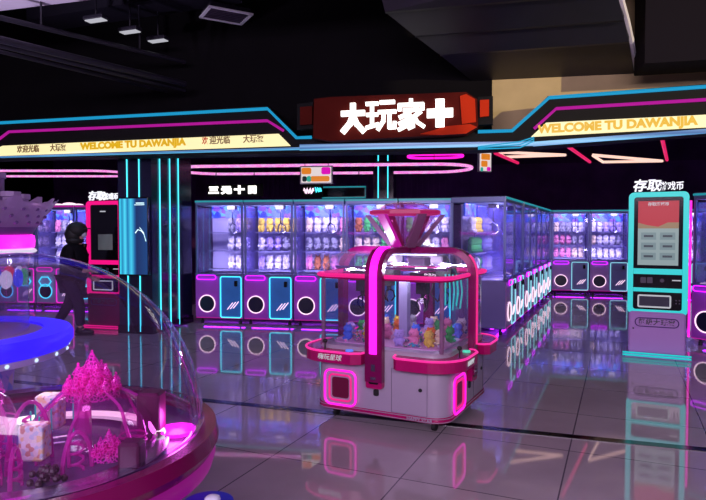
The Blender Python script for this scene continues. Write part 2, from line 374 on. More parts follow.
for k in (-1, 1):
    fr.prism([(k * .28 - .02, -.22), (k * .28 + .02, -.22), (k * .28 + .02, .22), (k * .28 - .02, .22)], .02, c - Vector((0, 0, .02)), ex, ey, Vector((0, 0, 1)))
    fr.prism([(-.3, k * .22 - .02), (.3, k * .22 - .02), (.3, k * .22 + .02), (-.3, k * .22 + .02)], .02, c - Vector((0, 0, .02)), ex, ey, Vector((0, 0, 1)))
fr.build('frame', 'grille', vt)
mb = MB()
for k in range(7): mb.prism([(-.26, -.19 + k * .06), (.26, -.19 + k * .06), (.26, -.165 + k * .06), (-.26, -.165 + k * .06)], .015, c - Vector((0, 0, .012)), ex, ey, Vector((0, 0, 1)))
mb.build('slats', 'seam', vt)
MB().box(c.x, c.y, (c.z + .06 + ZC + .25) / 2, .2, .2, ZC + .25 - c.z - .06).build('neck', 'duct', vt)
for (px, py, which) in ((96, 20.5, 'nearest the pale ceiling'), (130, 32, 'in the middle of the three'), (158, 41, 'nearest the welcome banner')):
    c = at_z(px, py, 4.1); l = thing('ceiling_light', 'small rectangular white light in the black ceiling, ' + which, 'ceiling light', (c.x, c.y, 4.1), math.radians(-20), 'small white lights in the black ceiling')
    MB().bbox(0, 0, .03, .30, .13, .05, .01).build('housing', 'duct', l); MB().box(0, 0, .0, .26, .10, .012).build('lamp_panel', 'softwhite', l)
    MB().tube([(0, 0, .05), (0, 0, ZC + .25 - 4.1)], .01, 6).build('hanger', 'duct', l)
b0 = MB(); p = at_z(175, 12, 4.5); b0.prism([(0, 0), (3.2, 0), (3.2, .25), (0, .25)], .5, p + Vector((-2.2, .3, 0)), Vector((.94, -.34, 0)), Vector((0, 0, 1)), Vector((.34, .94, 0)))
tag(b0.build('ceiling_duct', 'duct'), 'dark flat air duct under the ceiling between the small lights and vent', 'duct')

# ================================================================ THE LIT FASCIA
TH = .34
outline = [(-30, 155), (-9, 121), (268, 106), (300, 139), (512, 131), (548, 96), (706, 84), (860, 72), (860, 122), (706, 133), (533, 147), (480, 150), (300, 153), (0, 158.5), (-30, 160)]
fa = thing('lit_fascia', 'long black shopfront fascia with cyan and magenta neon and cream banner strips', 'shop fascia')
mb = MB(); mb.prism([hp(*p) for p in outline], TH, hpt(0, 0), UH, Vector((0, 0, 1)), NH); mb.build('fascia_body', 'black', fa)
def strip(pts, r, m, name, off=-.02, dash=None):
    return MB().tube([hpt(*hp(*p), off) for p in pts], r, 6).build(name, m, fa)
strip([(-30, 156), (-6, 123.5), (268, 109), (297, 138), (312, 137.5)], .022, 'bluecyan', 'cyan_neon')
strip([(478, 132), (512, 131), (549, 98), (706, 87), (860, 76)], .022, 'bluecyan', 'cyan_neon')
strip([(-22, 156), (10, 132), (268, 121), (284, 131)], .02, 'magdim', 'magenta_neon')
strip([(534, 129), (556, 109), (706, 100), (860, 91)], .02, 'magdim', 'magenta_neon')
def panel(pts, d, m, name, off=-.025):
    mb = MB(); mb.prism([hp(*p) for p in pts], d, hpt(0, 0, off), UH, Vector((0, 0, 1)), NH); return mb.build(name, m, fa)
panel([(-22, 157), (4, 146), (279, 134), (291, 146), (0, 156)], .03, 'cream', 'banner_strip')
panel([(531, 137), (546, 123), (706, 115), (860, 107), (860, 119), (706, 127.5)], .03, 'cream', 'banner_strip')
def along(p, q, body, size, m, dist, **k):
    a, b = hp(*p, dist), hp(*q, dist); A, B = hpt(*a, dist), hpt(*b, dist); ax = (B - A).normalized(); ay = Vector((0, 0, 1)); ay = (ay - ax * ay.dot(ax)).normalized()
    t = text(body, size, m, fa, (A + B) / 2, ax, ay, **k)
    xs = [(v.co - A).dot(ax) for v in t.data.vertices]; w_ = max(xs) - min(xs); tgt = (B - A).length; f = tgt / w_; mid = (max(xs) + min(xs)) / 2
    for v in t.data.vertices: v.co += ax * (((v.co - A).dot(ax) - mid) * f + tgt / 2 - (v.co - A).dot(ax))
    return t
OT = -.032
along((17, 149.8), (39, 148.9), '欢迎光临', .11, 'brown', OT, off=.002); along((50, 148.3), (66, 147.7), '大玩家', .11, 'brown', OT, off=.002)
along((80, 146.8), (186, 142.0), 'WELCOME TU DAWANJIA', .125, 'yellow', OT, off=.007)
along((202, 141.2), (208, 141), '欢', .11, 'redchar', OT, off=.002); along((209.5, 141), (230, 140.2), '迎光临', .11, 'brown', OT, off=.002); along((243, 139.6), (264, 138.7), '大玩家', .11, 'brown', OT, off=.002)
along((537, 129.6), (698, 120.6), 'WELCOME TU DAWANJIA', .135, 'yellow', OT, off=.007)
# lower lip: line reflections of the mirrored soffit, painted as glowing blue bands
panel([(0, 158), (300, 150), (300, 147.5), (0, 156.3)], .03, 'soffit', 'soffit_reflection', -.02)
panel([(300, 150.5), (533, 146), (533, 141.5), (300, 144.5)], .03, 'soffit', 'soffit_reflection', -.02)
panel([(533, 146.5), (706, 133.5), (860, 122), (860, 118), (706, 129), (533, 142)], .03, 'soffit', 'soffit_reflection', -.02)
for dy in (0, 3.2, 6): strip([(478, 149.5 - dy * .4), (520, 148 - dy), (534, 137 - dy * .6 + 4)], .008, 'cyandim', 'cyan_corner_line', -.03)
# soffit light under the fascia
lamp('fascia_glow', 'AREA', tuple(hpt(2.2, 2.62, .1)), 12, (.35, .65, 1), 3.5, .15, target=tuple(hpt(2.2, 0, .1)), parent=None)

STROKES = {'大': [[(0, .68), (1, .68)], [(.5, 1), (.5, .6), (.35, .3), (.02, 0)], [(.5, .6), (.68, .28), (1, 0)]],
 '玩': [[(.0, .92), (.36, .92)], [(.02, .54), (.35, .54)], [(.0, .1), (.38, .2)], [(.18, .9), (.18, .16)], [(.5, .95), (.95, .95)], [(.44, .62), (1, .62)],
        [(.6, .6), (.58, .3), (.40, .03)], [(.80, .6), (.80, .08), (.98, .08), (.99, .24)]],
 '家': [[(.5, 1), (.5, .86)], [(.06, .68), (.06, .84), (.94, .84), (.94, .68)], [(.24, .66), (.78, .66)], [(.5, .64), (.3, .5), (.08, .42)],
        [(.4, .54), (.56, .38), (.58, .1), (.42, .04)], [(.5, .42), (.3, .3), (.06, .2)], [(.54, .27), (.32, .12), (.04, .0)], [(.86, .58), (.64, .44)], [(.62, .44), (.76, .22), (.98, .08)]]}
# red sign board with the shop's characters
sg = thing('shop_sign', 'dark red board with large white glowing Chinese characters above the entrance', 'sign')
def sgp(pts, d, m, name, off):
    mb = MB(); mb.prism([hp(*p, off) for p in pts], d, hpt(0, 0, off), UH, Vector((0, 0, 1)), NH); return mb.build(name, m, sg)
sgp([(314, 99), (330, 97), (466, 92), (477, 99), (478, 126), (466, 134), (330, 141), (313, 138)], .16, 'signred', 'board', -.2)
sgp([(300, 107), (312, 106), (312, 124), (300, 125)], .1, 'signred', 'end_block', -.14)
sgp([(297, 104), (313, 102), (313, 128), (297, 130)], .1, 'black', 'end_frame', -.1)
sgp([(480, 100), (489, 99.5), (489, 116), (480, 117)], .1, 'signorange', 'end_block', -.14)
sgp([(478, 97), (493, 96), (493, 124), (478, 125)], .1, 'black', 'end_frame', -.1)
sgp([(420, 134), (448, 126), (470, 124), (477, 127), (466, 133.6), (440, 135)], .02, 'signorange', 'sunlit_facet', -.22)  # patch of sunlight on the board, put in as orange colour
sgp([(460, 96), (466, 94), (475, 99), (476, 122), (462, 124)], .02, 'signorange', 'sunlit_facet', -.22)
for k, (ch, x0, x1, y0, y1) in enumerate((('大', 343, 363, 105, 131), ('玩', 367, 395, 101, 130), ('家', 398, 424, 100, 129), ('十', 427, 453, 99, 127))):
    off = -.225; a, b = hp(x0, (y0 + y1) / 2 + .6, off), hp(x1, (y0 + y1) / 2 - .6, off); zt, zb = hp((x0 + x1) / 2, y0, off)[1], hp((x0 + x1) / 2, y1, off)[1]
    if ch == '十':
        u0, u1 = a[0], b[0]; um_ = (u0 + u1) / 2; zm = (zt + zb) / 2; h = .052
        pts = [(u0, zm - h), (um_ - h, zm - h), (um_ - h, zb), (um_ + h, zb), (um_ + h, zm - h), (u1, zm - h), (u1, zm + h), (um_ + h, zm + h), (um_ + h, zt), (um_ - h, zt), (um_ - h, zm + h), (u0, zm + h)]
        mb = MB(); mb.prism(pts, .05, hpt(0, 0, off - .02), UH, Vector((0, 0, 1)), NH); mb.build('character', 'white', sg)
        continue
    mb = MB(); wd = .066
    for st in STROKES[ch]:
        q = [Vector((a[0] + sx_ * (b[0] - a[0]), 0, zb + sy_ * (zt - zb))) for sx_, sy_ in st]
        for m_ in range(len(q) - 1):
            d_ = (q[m_ + 1] - q[m_]); d_.normalize(); n2 = Vector((-d_.z, 0, d_.x)); e_ = d_ * wd * .35
            c4 = [q[m_] - e_ + n2 * wd / 2, q[m_ + 1] + e_ + n2 * wd / 2, q[m_ + 1] + e_ - n2 * wd / 2, q[m_] - e_ - n2 * wd / 2]
            wq = .66 if ch != '大' else 1
            c4 = [q[m_] - e_ * wq + n2 * wd * wq / 2, q[m_ + 1] + e_ * wq + n2 * wd * wq / 2, q[m_ + 1] + e_ * wq - n2 * wd * wq / 2, q[m_] - e_ * wq - n2 * wd * wq / 2]
            mb.prism([(v.x, v.z) for v in c4], .05, hpt(0, 0, off - .02), UH, Vector((0, 0, 1)), NH)
    mb.build('character', 'white', sg)

# ================================================================ COLUMNS
cc = Vector((-2.91, 8.68, 0))
co = thing('striped_column', 'square dark column with vertical cyan light lines holding the blue screen', 'column', cc, RZH)
MB().box(-.27, .60, 1.45, .54, 1.2, 2.9).build('shaft', 'coltile', co)
def vline(px, face, z0, z1, m='cyan', r=.009):
    # light tube on face 1 (front) or 2 (side) where it is seen at column px
    r_ = ray(px, 231); d2 = Vector((r_.x, r_.y, 0))
    if face == 1: t = cc.dot(NH) / d2.dot(NH); p = d2 * t; loc = ((p - cc).dot(UH), -.012)
    else: t = cc.dot(UH) / d2.dot(UH); p = d2 * t; loc = (.012, (p - cc).dot(NH))
    MB().tube([(loc[0], loc[1], z0), (loc[0], loc[1], z1)], r, 6).build('light_line', m, co)
for px in (128, 140): vline(px, 1, .03, 2.85)
for px in (159.5, 169.5, 178): vline(px, 2, .03, 2.85)
MB().box(-.27, .60, .06, .57, 1.23, .12).build('plinth', 'gloss_black', co)
tv = thing('wall_screen', 'tall blue video screen on the front of the striped column', 'screen', cc, RZH)
MB().bbox(-.235, -.06, 1.42, .47, .07, 1.13, .01).build('case', 'gloss_black', tv)
MB().box(-.235, -.099, 1.42, .44, .006, 1.09).build('display', 'tvpic', tv)
MB().box(-.12, -.104, 1.90, .13, .003, .012).box(-.13, -.104, 1.875, .16, .003, .008).build('caption_line', 'whitecyan', tv)
MB().tube([(-.06 - .0, -.104, 1.45), (-.10, -.104, 1.5), (-.16, -.104, 1.52), (-.2, -.104, 1.47)], .006, 5).build('picture_line', 'whitecyan', tv)
MB().tube([(-.03, -.104, 1.35), (-.07, -.104, 1.48), (-.13, -.104, 1.55)], .004, 5).build('picture_line', 'whitecyan', tv)
c2 = thing('far_column', 'slim dark column with two cyan lines behind the long machine row', 'column', at_y(383, 231, 12.3).to_2d().to_3d(), RZH)
MB().box(0, .2, 1.67, .42, .4, 3.34).build('shaft', 'coltile', c2)
for x in (-.1, .1): MB().tube([(x, -.012, .1), (x, -.012, 3.3)], .012, 6).build('light_line', 'cyan', c2)

# ================================================================ HANGING CEILING LIGHTS
def stadium(cx, cy, L, R, z, ang=0, n=14):
    out = []
    for s_, a0 in ((1, -PI / 2), (-1, PI / 2)):
        for k in range(n + 1):
            a_ = a0 + PI * k / n; x, y = s_ * L / 2 + R * math.cos(a_), R * math.sin(a_)
            out.append((cx + x * math.cos(ang) - y * math.sin(ang), cy + x * math.sin(ang) + y * math.cos(ang), z))
    return out
def ringlight(label, path, m, r, drop=None):
    c = sum((Vector(p) for p in path), Vector()) / len(path)
    t = thing('ring_light', label, 'ceiling light', (c.x, c.y, c.z), 0, 'pink light loops under the arcade ceiling')
    pp = [Vector(p) - c for p in path]
    MB().tube(pp, r, 6, closed=True).build('light_tube', m, t)
    MB().tube([q + Vector((0, 0, r * 1.4)) for q in pp], r * .8, 6, closed=True).build('channel', 'black', t)
    for k in range(0, len(pp), max(1, len(pp) // 4)):
        MB().tube([pp[k] + Vector((0, 0, r)), Vector((pp[k].x, pp[k].y, 3.35 - c.z))], .006, 5).build('hanger', 'duct', t)
    return t
p0 = at_y(190, 171, 11.2); p1 = at_y(432, 160, 10.9)
L = p1.x - p0.x
ringlight('long pink and white light loop above the middle machine row', stadium((p0.x + p1.x) / 2 + .2, 11.75, L - .2, .75, 2.62 + .08, math.radians(-5)), 'ringled', .03)
p0 = at_y(8, 171, 12.0); p1 = at_y(118, 171, 12.0)
ringlight('pink light loop left of the striped column', stadium((p0.x + p1.x) / 2 - 1.2, 12.6, 3.4, .6, 2.7, 0), 'ringled', .025)
ringlight('small magenta light loop between banner and pink kiosk', stadium(at_y(108, 150, 10.6).x, 10.8, .5, .32, 2.95, math.radians(30)), 'mag', .025)
ringlight('small inner magenta loop inside the end of the long loop', stadium(at_y(436, 160, 11.6).x, 11.7, .5, .28, 2.95, math.radians(-8)), 'mag', .025)
def tri(label, pts, z, m, g='triangular light frames under the arcade ceiling'):
    P = [at_z(*p, z) for p in pts]; c = sum(P, Vector()) / len(P)
    t = thing('frame_light', label, 'ceiling light', c, 0, g); pp = [p - c for p in P]
    MB().tube(pp, .03, 6, closed=len(pp) > 2).build('light_tube', m, t)
    for p in pp[:2]: MB().tube([p, Vector((p.x, p.y, 3.35 - z))], .006, 5).build('hanger', 'duct', t)
M['warmwhite'] = glow('warm_white_neon', (255, 205, 190), 1.2); M['rose'] = glow('rose_neon', (225, 30, 95), 1.0)
tri('pale triangular light frame hanging beside the orange poster', [(497, 152), (505, 157), (565, 155)], 3.0, 'warmwhite')
tri('pale triangular light frame hanging left of the teal kiosk sign', [(592, 155), (603, 162), (662, 161)], 2.95, 'warmwhite')
tri('rose light bar slanting between the two pale triangles', [(566, 145), (590, 162)], 2.9, 'rose', 'rose light bars')
tri('rose light bar above the teal kiosk', [(662, 138), (667, 160)], 2.9, 'rose', 'rose light bars')
tri('rose light bar left of the first pale triangle', [(495, 153), (518, 163)], 2.9, 'rose', 'rose light bars')

def hung(name, label, px0, px1, py0, py1, Y, rz, m):
    a, b = at_y(px0, py0, Y), at_y(px1, py1, Y); w_, h_ = b.x - a.x, a.z - b.z
    t = thing(name, label, 'sign', ((a.x + b.x) / 2, Y, b.z), rz)
    MB().box(0, 0, h_ / 2, w_, .05, h_).build('panel', 'grille', t)
    return t, w_, h_
PC = {'o': glow('orange_print', (245, 140, 40), .8), 'w': glow('white_print', (250, 235, 235), .8), 'm': glow('magenta_print', (240, 20, 200), .8), 't': glow('teal_print', (40, 190, 165), .7), 'd': glow('dark_print', (20, 50, 50), .4)}
t, w_, h_ = hung('hanging_poster', 'colourful lit poster box hanging above the middle machine row', 300, 333, 166, 184, 10.2, math.radians(-8), None)
MB().box(0, -.026, h_ / 2, w_ * .92, .006, h_ * .86).build('print', PC['w'], t)
for (x, z, sx, sz, m) in ((-.3, .72, .3, .36, 'o'), (.3, .72, .28, .4, 'm'), (.12, .28, .58, .3, 'o'), (-.22, .28, .14, .32, 't'), (-.36, .28, .14, .3, 'd')):
    MB().prism(rrect(sx * w_, sz * h_, .03), .006, Vector((x * w_, -.034, z * h_))).build('print_patch', PC[m], t)
for x in (-.2, .2): MB().tube([(x, 0, h_), (x, 0, 3.35 - t.location.z)], .006, 5).build('hanger', 'duct', t)
t, w_, h_ = hung('hanging_poster', 'narrow orange lit poster hanging between the machine rows', 477, 492, 152, 172, 10.5, math.radians(25), None)
MB().box(0, -.026, h_ / 2, w_ * .9, .006, h_ * .9).build('print', PC['w'], t)
for (x, z, sx, sz, m) in ((.0, .75, .7, .3, 'o'), (-.1, .4, .5, .3, 'o'), (.25, .15, .3, .2, 'm'), (-.3, .12, .2, .2, 't')):
    MB().prism(rrect(sx * w_, sz * h_, .02), .006, Vector((x * w_, -.034, z * h_))).build('print_patch', PC[m], t)
MB().tube([(0, 0, h_), (0, 0, 3.35 - t.location.z)], .006, 5).build('hanger', 'duct', t)
t, w_, h_ = hung('display_board', 'dark board edged in teal light above the middle machine row', 322, 366, 189, 200, 12.2, math.radians(-10), None)
t.location.z = 2.17
MB().box(0, -.03, h_ / 2, w_ * .96, .01, h_ * .8).build('screen', 'gloss_black', t)
MB().tube([(w_ * a, -.04, h_ * b) for a, b in ((-.5, 0), (.5, 0), (.5, 1), (-.5, 1))], .012, 5, closed=True).build('edge_light', 'tealdim', t)
for x in (-.3, .3): MB().tube([(x, .03, h_), (x, .03, 3.35 - t.location.z)], .01, 5).build('hanger', 'duct', t)
t, w_, h_ = hung('character_sign', 'row of four white glowing characters above the machine beside the column', 205, 264, 188, 196, 12.0, math.radians(-10), None)
for ch in list(t.children): bpy.data.objects.remove(ch)
t.location.z = 2.23
MB().box(0, .03, .08, w_, .03, .24).build('backing', 'black', t)
for k, ch in enumerate('三元十日'): text(ch, .16, 'white', t, Vector((-.44 + k * .27, 0, .08)), off=.012, ext=.01, sx=1.3, name='character')
for x in (-.4, .4): MB().tube([(x, .03, .15), (x, .03, 3.35 - t.location.z)], .01, 5).build('hanger', 'duct', t)
t, w_, h_ = hung('neon_squiggle', 'pink and blue neon scribble above the middle machine row', 303, 322, 186, 196, 12.0, math.radians(-10), None)
for ch in list(t.children): bpy.data.objects.remove(ch)
t.location.z = 2.2
MB().box(0, .03, .1, .42, .03, .26).build('backing', 'black', t)
MB().tube([(-.18 + .012 * k, 0, .1 + .06 * math.sin(k * 1.3)) for k in range(18)], .014, 5).build('pink_scribble', 'whitepink', t)
MB().tube([(.06 + .012 * k, -.01, .12 + .05 * math.cos(k * 1.5)) for k in range(11)], .014, 5).build('blue_scribble', 'cyan', t)
for x in (-.15, .15): MB().tube([(x, .03, .2), (x, .03, 3.35 - t.location.z)], .01, 5).build('hanger', 'duct', t)

# ================================================================ CLAW MACHINES IN ROWS
W, D, H = .81, .80, 2.0
def claw_machine(name, body='lowpurple', pane='lowblue', ringm='whitepink', edgem='cyan', pill='pill', capm='tealdim', lampcol=(.90, .80, 1), lampw=12):
    t = thing(name, 'x', 'claw machine')
    mb = MB(); mb.bbox(0, 0, .44, W - .01, D, .70, .012); mb.build('cabinet', 'sidepanel', t)
    MB().prism(rrect(W * .49, .66, .02, 2), .012, Vector((-W * .25, -D / 2 - .012, .44))).build('left_panel', body, t)
    pr = MB().disc((-W * .25, -D / 2 - .022, .33), .125, .012).build('prize_hole', 'hole', t)
    MB().tube([(-W * .25 + .135 * math.cos(2 * PI * k / 28), -D / 2 - .026, .33 + .135 * math.sin(2 * PI * k / 28)) for k in range(28)], .009, 6, closed=True).build('neon_ring', ringm, pr)
    fp = MB().prism(rrect(W * .44, .66, .02, 2), .012, Vector((W * .25, -D / 2 - .012, .44))).build('door_panel', pane, t)
    MB().tube(xz(rrect(W * .43, .655, .03, 3, W * .25, .44), -D / 2 - .02), .009, 6, closed=True).build('neon_outline', edgem, fp)
    for k in range(3):
        x0 = W * .25 - .06 + k * .05
        MB().tube([(x0, -D / 2 - .018, .24 + k * .01), (x0 + .09, -D / 2 - .018, .35 + k * .01)], .007, 5).build('light_slash', 'whitepink', fp)
    lk = MB().bbox(W * .36, -D / 2 - .03, .66, .05, .03, .09, .006).build('coin_slot', 'gloss_black', fp)
    MB().tube(xz(rrect(W * .40, .07, .034, 4, -W * .25, .755), -D / 2 - .045), .008, 6, closed=True).build('neon_pill', pill, t)
    MB().box(0, -D / 2 - .01, .80, W - .01, .05, .03).build('control_ledge', 'silver', t)
    for sx in (-1, 1):
        for sy in (-1, 1):
            MB().box(sx * (W / 2 - .02), sy * (D / 2 - .02), 1.36, .03, .03, 1.14).build('corner_post', 'silver', t)
            MB().lathe([(.025, 0), (.025, .05), (.015, .05), (.015, .095)], 10, (sx * (W / 2 - .08), sy * (D / 2 - .08), 0), cap=True).build('foot', 'rubber', t)
    MB().box(0, -D / 2 + .014, 1.35, W - .08, .008, 1.06).build('glass_pane', 'glass', t)
    for sx in (-1, 1): MB().box(sx * (W / 2 - .012), 0, 1.35, .008, D - .08, 1.06).build('glass_pane', 'glass', t)
    MB().box(0, .24, 1.35, W - .05, .02, 1.08).build('back_panel', 'backpanel', t)
    for z in (.852, 1.162, 1.472): MB().box(0, .13, z, W - .06, .20, .014).build('shelf', 'shelfgrey', t)
    MB().box(0, .20, 1.82, W - .06, .02, .19).build('header_card', 'topcard', t)
    cp = MB().bbox(0, 0, 1.955, W, D, .09, .01).build('top_cap', 'silver', t)
    MB().box(0, -D / 2 - .006, 1.975, W, .014, .028).build('edge_light', capm, cp)
    cw = MB(); cw.box(.12, -.12, 1.88, .13, .13, .06); cw.tube([(.12, -.12, 1.86), (.12, -.12, 1.62)], .008, 6)
    cw.build('carriage', 'gloss_black', t)
    fg = MB()
    for k in range(3):
        a = k * 2.09 + .4; c_, s_ = math.cos(a), math.sin(a)
        fg.tube([(.12, -.12, 1.63), (.12 + .07 * c_, -.12 + .07 * s_, 1.58), (.12 + .085 * c_, -.12 + .085 * s_, 1.50), (.12 + .03 * c_, -.12 + .03 * s_, 1.46)], .008, 5)
    fg.build('claw', 'steel', t)
    MB().box(0, -D / 2 + .2, .083, W - .1, .05, .012).build('underglow', 'violet', t)
    MB().tube([(-W / 2 + .01, -D / 2 - .01, .10), (W / 2 - .01, -D / 2 - .01, .10)], .007, 6).build('base_line', 'magdim', t)
    lamp('interior_lamp', 'AREA', (0, -.30, 1.86), lampw, lampcol, W - .2, .1, target=(0, .3, 1.58), parent=t)
    lamp('lower_fill', 'AREA', (0, -.35, .86), lampw * .8, lampcol, W - .2, .06, target=(0, .3, 1.2), parent=t)  # added fill, brightens the lower shelves to match the top one
    return t
base = claw_machine('claw_machine')
km = kidmap(base)

# plush toys: one mesh per kind and colour
PL = {'white': (225, 222, 235), 'cream': (225, 205, 175), 'grey': (150, 150, 165), 'brown': (170, 100, 60), 'pink': (230, 140, 180), 'yellow': (225, 200, 80), 'green': (70, 170, 90), 'blue': (80, 120, 220), 'lilac': (180, 160, 225), 'orange': (225, 120, 50)}
for k, c in PL.items(): M['fur_' + k] = mat('plush_' + k, c, .95, noise=.12, scale=50, spec=.1, bump=.3)
pm = {}
def plush_mesh(kind, colr):
    if (kind, colr) in pm: return pm[(kind, colr)]
    b = MB(); b.ball((0, 0, .062), (.070, .056, .062)); b.ball((0, -.008, .155), (.074, .060, .058))
    for s in (-1, 1):
        if kind == 'bear': b.ball((s * .042, 0, .2), (.02, .012, .02), 8, 6)
        elif kind == 'rabbit': b.ball((s * .034, 0, .205), (.013, .01, .032), 8, 6, Matrix.Rotation(s * .45, 3, 'Y'))
        elif kind == 'cat': b.loft([[(s * .035 + .02 * math.cos(a), .015 * math.sin(a), .19) for a in (0, 1.57, 3.14, 4.71)], [(s * .043 + .002 * math.cos(a), .002 * math.sin(a), .228) for a in (0, 1.57, 3.14, 4.71)]], cap=True)
        b.ball((s * .060, -.024, .085), (.018, .02, .032), 8, 6, Matrix.Rotation(-s * .5, 3, 'Y'))
        b.ball((s * .035, -.045, .022), (.022, .034, .022), 8, 6)
    b.ball((0, -.055, .142), (.022, .014, .016), 8, 6)
    if kind == 'chick':
        b.cur = 1; b.loft([[(.012 * math.cos(a), -.06, .15 + .01 * math.sin(a)) for a in (0, 1.57, 3.14, 4.71)], [(.002 * math.cos(a), -.085, .15 + .002 * math.sin(a)) for a in (0, 1.57, 3.14, 4.71)]], cap=True)
    b.cur = 1
    for s in (-1, 1): b.ball((s * .022, -.056, .168), .0075, 6, 5)
    b.ball((0, -.068, .147), (.007, .005, .005), 6, 4)
    o = b.build(kind, ['fur_' + colr, 'rubber'], None, True); me = o.data; bpy.data.objects.remove(o); pm[(kind, colr)] = me; return me
def plush(kind, colr, loc, rz, label, group, s=1.0, tall=1.0):
    me = plush_mesh(kind, colr); o = bpy.data.objects.new('plush_' + kind, me); COL.objects.link(o)
    o.location = loc; o.rotation_euler = (0, 0, rz); o.scale = (s, s, s * tall)
    return tag(o, label, 'soft toy', group)
ORD = ['first', 'second', 'third', 'fourth', 'fifth', 'sixth', 'seventh']
def place(src, p, rz, label, group, sx=1.0):
    o = copy_tree(src, km); o.location = p; o.rotation_euler = (0, 0, rz); o.scale = (sx, 1, 1); tag(o, label, 'claw machine', group); return o
def stock(o, rz, where, group, cols, skip=(), levels=(0, 1, 2), n=5):
    Rm = Matrix.Rotation(rz, 3, 'Z')
    for lv_, (z, word) in enumerate(((.860, 'bottom'), (1.170, 'middle'), (1.480, 'top'))):
        if lv_ not in levels: continue
        kind = random.choice(['bear', 'rabbit', 'cat', 'chick', 'bear']); colr = random.choice(cols)
        for i in range(n):
            if i in skip: continue
            if random.random() < .45: kind = random.choice(['bear', 'rabbit', 'cat', 'chick']); colr = random.choice(cols)
            x = (-.5 + (i + .5) / n) * (W - .10) + random.uniform(-.003, .003)
            p = Rm @ Vector((x, .135, 0)); s = random.uniform(.79, .82)
            plush(kind, colr, (o.location.x + p.x, o.location.y + p.y, z), rz + random.uniform(-.1, .1),
                  f'{colr} plush {kind}, {ORD[i]} along the {word} shelf in {where}', group, s, 1.38)
PALE = ['white', 'white', 'lilac', 'cream', 'grey', 'white', 'pink']
# long row facing the entrance
rs = Vector((-2.56, 9.72, 0)); rd = Vector((4.06, -.73, 0)).normalized(); rzl = math.atan2(rd.y, rd.x); rn = Vector((-rd.y, rd.x, 0)); step = 4.12 / 5
for i in range(5):
    p = rs + rd * step * (i + .5) + rn * D / 2
    g = 'claw machines in the long row facing the entrance'
    lab = ['claw machine beside the striped column, half its shelf empty', 'claw machine second from the striped column in the long row', 'claw machine in the middle of the long row behind the pink machine', 'claw machine directly behind the left half of the pink machine', 'last claw machine of the long row, behind the pink machine topper'][i]
    o = base if i == 0 else place(base, p, rzl, lab, g)
    if i == 0: o.location = p; o.rotation_euler = (0, 0, rzl); tag(o, lab, 'claw machine', g)
    cols = [PALE, PALE + ['yellow'], PALE + ['pink', 'brown'], ['brown', 'orange', 'white', 'green', 'cream'], ['green', 'yellow', 'white', 'cream', 'pink']][i]
    stock(o, rzl, ORD[i] + ' machine from the column', 'plush toys in the long row', cols, skip=(0, 1) if i == 0 else ())
pale = claw_machine('claw_machine', 'lilac', 'paleblue', edgem='palecyan', lampw=11); km = kidmap(pale); pale_used = [0]
def place_pale(p, rz, label, group, sx=1.0):
    if pale_used[0]: return place(pale, p, rz, label, group, sx)
    pale_used[0] = 1; pale.location = p; pale.rotation_euler = (0, 0, rz); pale.scale = (sx, 1, 1); return tag(pale, label, 'claw machine', group)
# row running back from the corner, facing right
rc = Vector((2.17, 8.52, 0)); dd = Vector((math.sin(math.radians(24)), math.cos(math.radians(24)), 0)); nr = Vector((dd.y, -dd.x, 0)); rzr = math.atan2(dd.y, dd.x)
for i in range(7):
    p = rc + dd * (.815 * (i + .5) + (.14 if i > 1 else 0) + (.1 if i > 3 else 0)) - nr * D / 2
    o = place_pale(p, rzr, f'claw machine in the receding row right of the pink machine, {ORD[i]} from the front', 'claw machines in the receding row')
    if i < 5: stock(o, rzr, ORD[i] + ' machine of the receding row', 'plush toys in the receding row', ['green', 'yellow', 'green', 'white'] if i == 0 else PALE, skip=() if i < 2 else (0, 2, 4), levels=(0, 1, 2))
# back row
bs = Vector((4.72, 14.25, 0)); bd = Vector((1.63, -.42, 0)).normalized(); rzb = math.atan2(bd.y, bd.x); bn = Vector((-bd.y, bd.x, 0))
for i, k in enumerate((-1, 0, 1, 2, 3)):
    p = bs + bd * .85 * (k + .5) + bn * D / 2
    o = place_pale(p, rzb, ['claw machine of the back row half hidden by the receding row', 'claw machine of the back row beside the receding row', 'claw machine of the back row next to the teal kiosk', 'claw machine of the back row hidden behind the teal kiosk', 'claw machine of the back row right of the teal kiosk'][i], 'claw machines in the back row', 1.04)
    stock(o, rzb, ['half hidden', 'first clear', 'second clear', 'kiosk hidden', 'rightmost'][i] + ' back row machine', 'plush toys in the back row', PALE + ['pink'], skip=(0, 1) if i == 0 else ((1, 2, 3, 4) if i == 3 else ()))

# far left row: white-lit machines with magenta and cyan neon
fl = claw_machine('claw_machine', 'backpanel', 'backpanel', 'cyan', 'mag', 'mag', 'magdim', (1, .9, 1), 10); km = kidmap(fl)
hx = MB()
for cx_ in (-.2, .2): hx.tube([(cx_ + .13 * math.cos(PI / 3 * k), -D / 2 - .04, .52 + .1 * math.sin(PI / 3 * k)) for k in range(6)], .012, 6, closed=True)
hx.build('neon_hexagons', 'cyan', fl); km = kidmap(fl)
tp = MB(); tp.ball((-.2, 0, 2.01), (.14, .1, .04)); tp.ball((.05, 0, 2.02), (.16, .1, .05)); tp.ball((.25, 0, 2.01), (.1, .1, .035)); tp.build('cloud_topper', 'whitepink', fl, True); km = kidmap(fl)
q0 = at_y(-20, 231, 12.6); q0.z = 0; qd = Vector((.99, -.14, 0)).normalized(); qn = Vector((.14, .99, 0)); rzq = math.atan2(qd.y, qd.x)
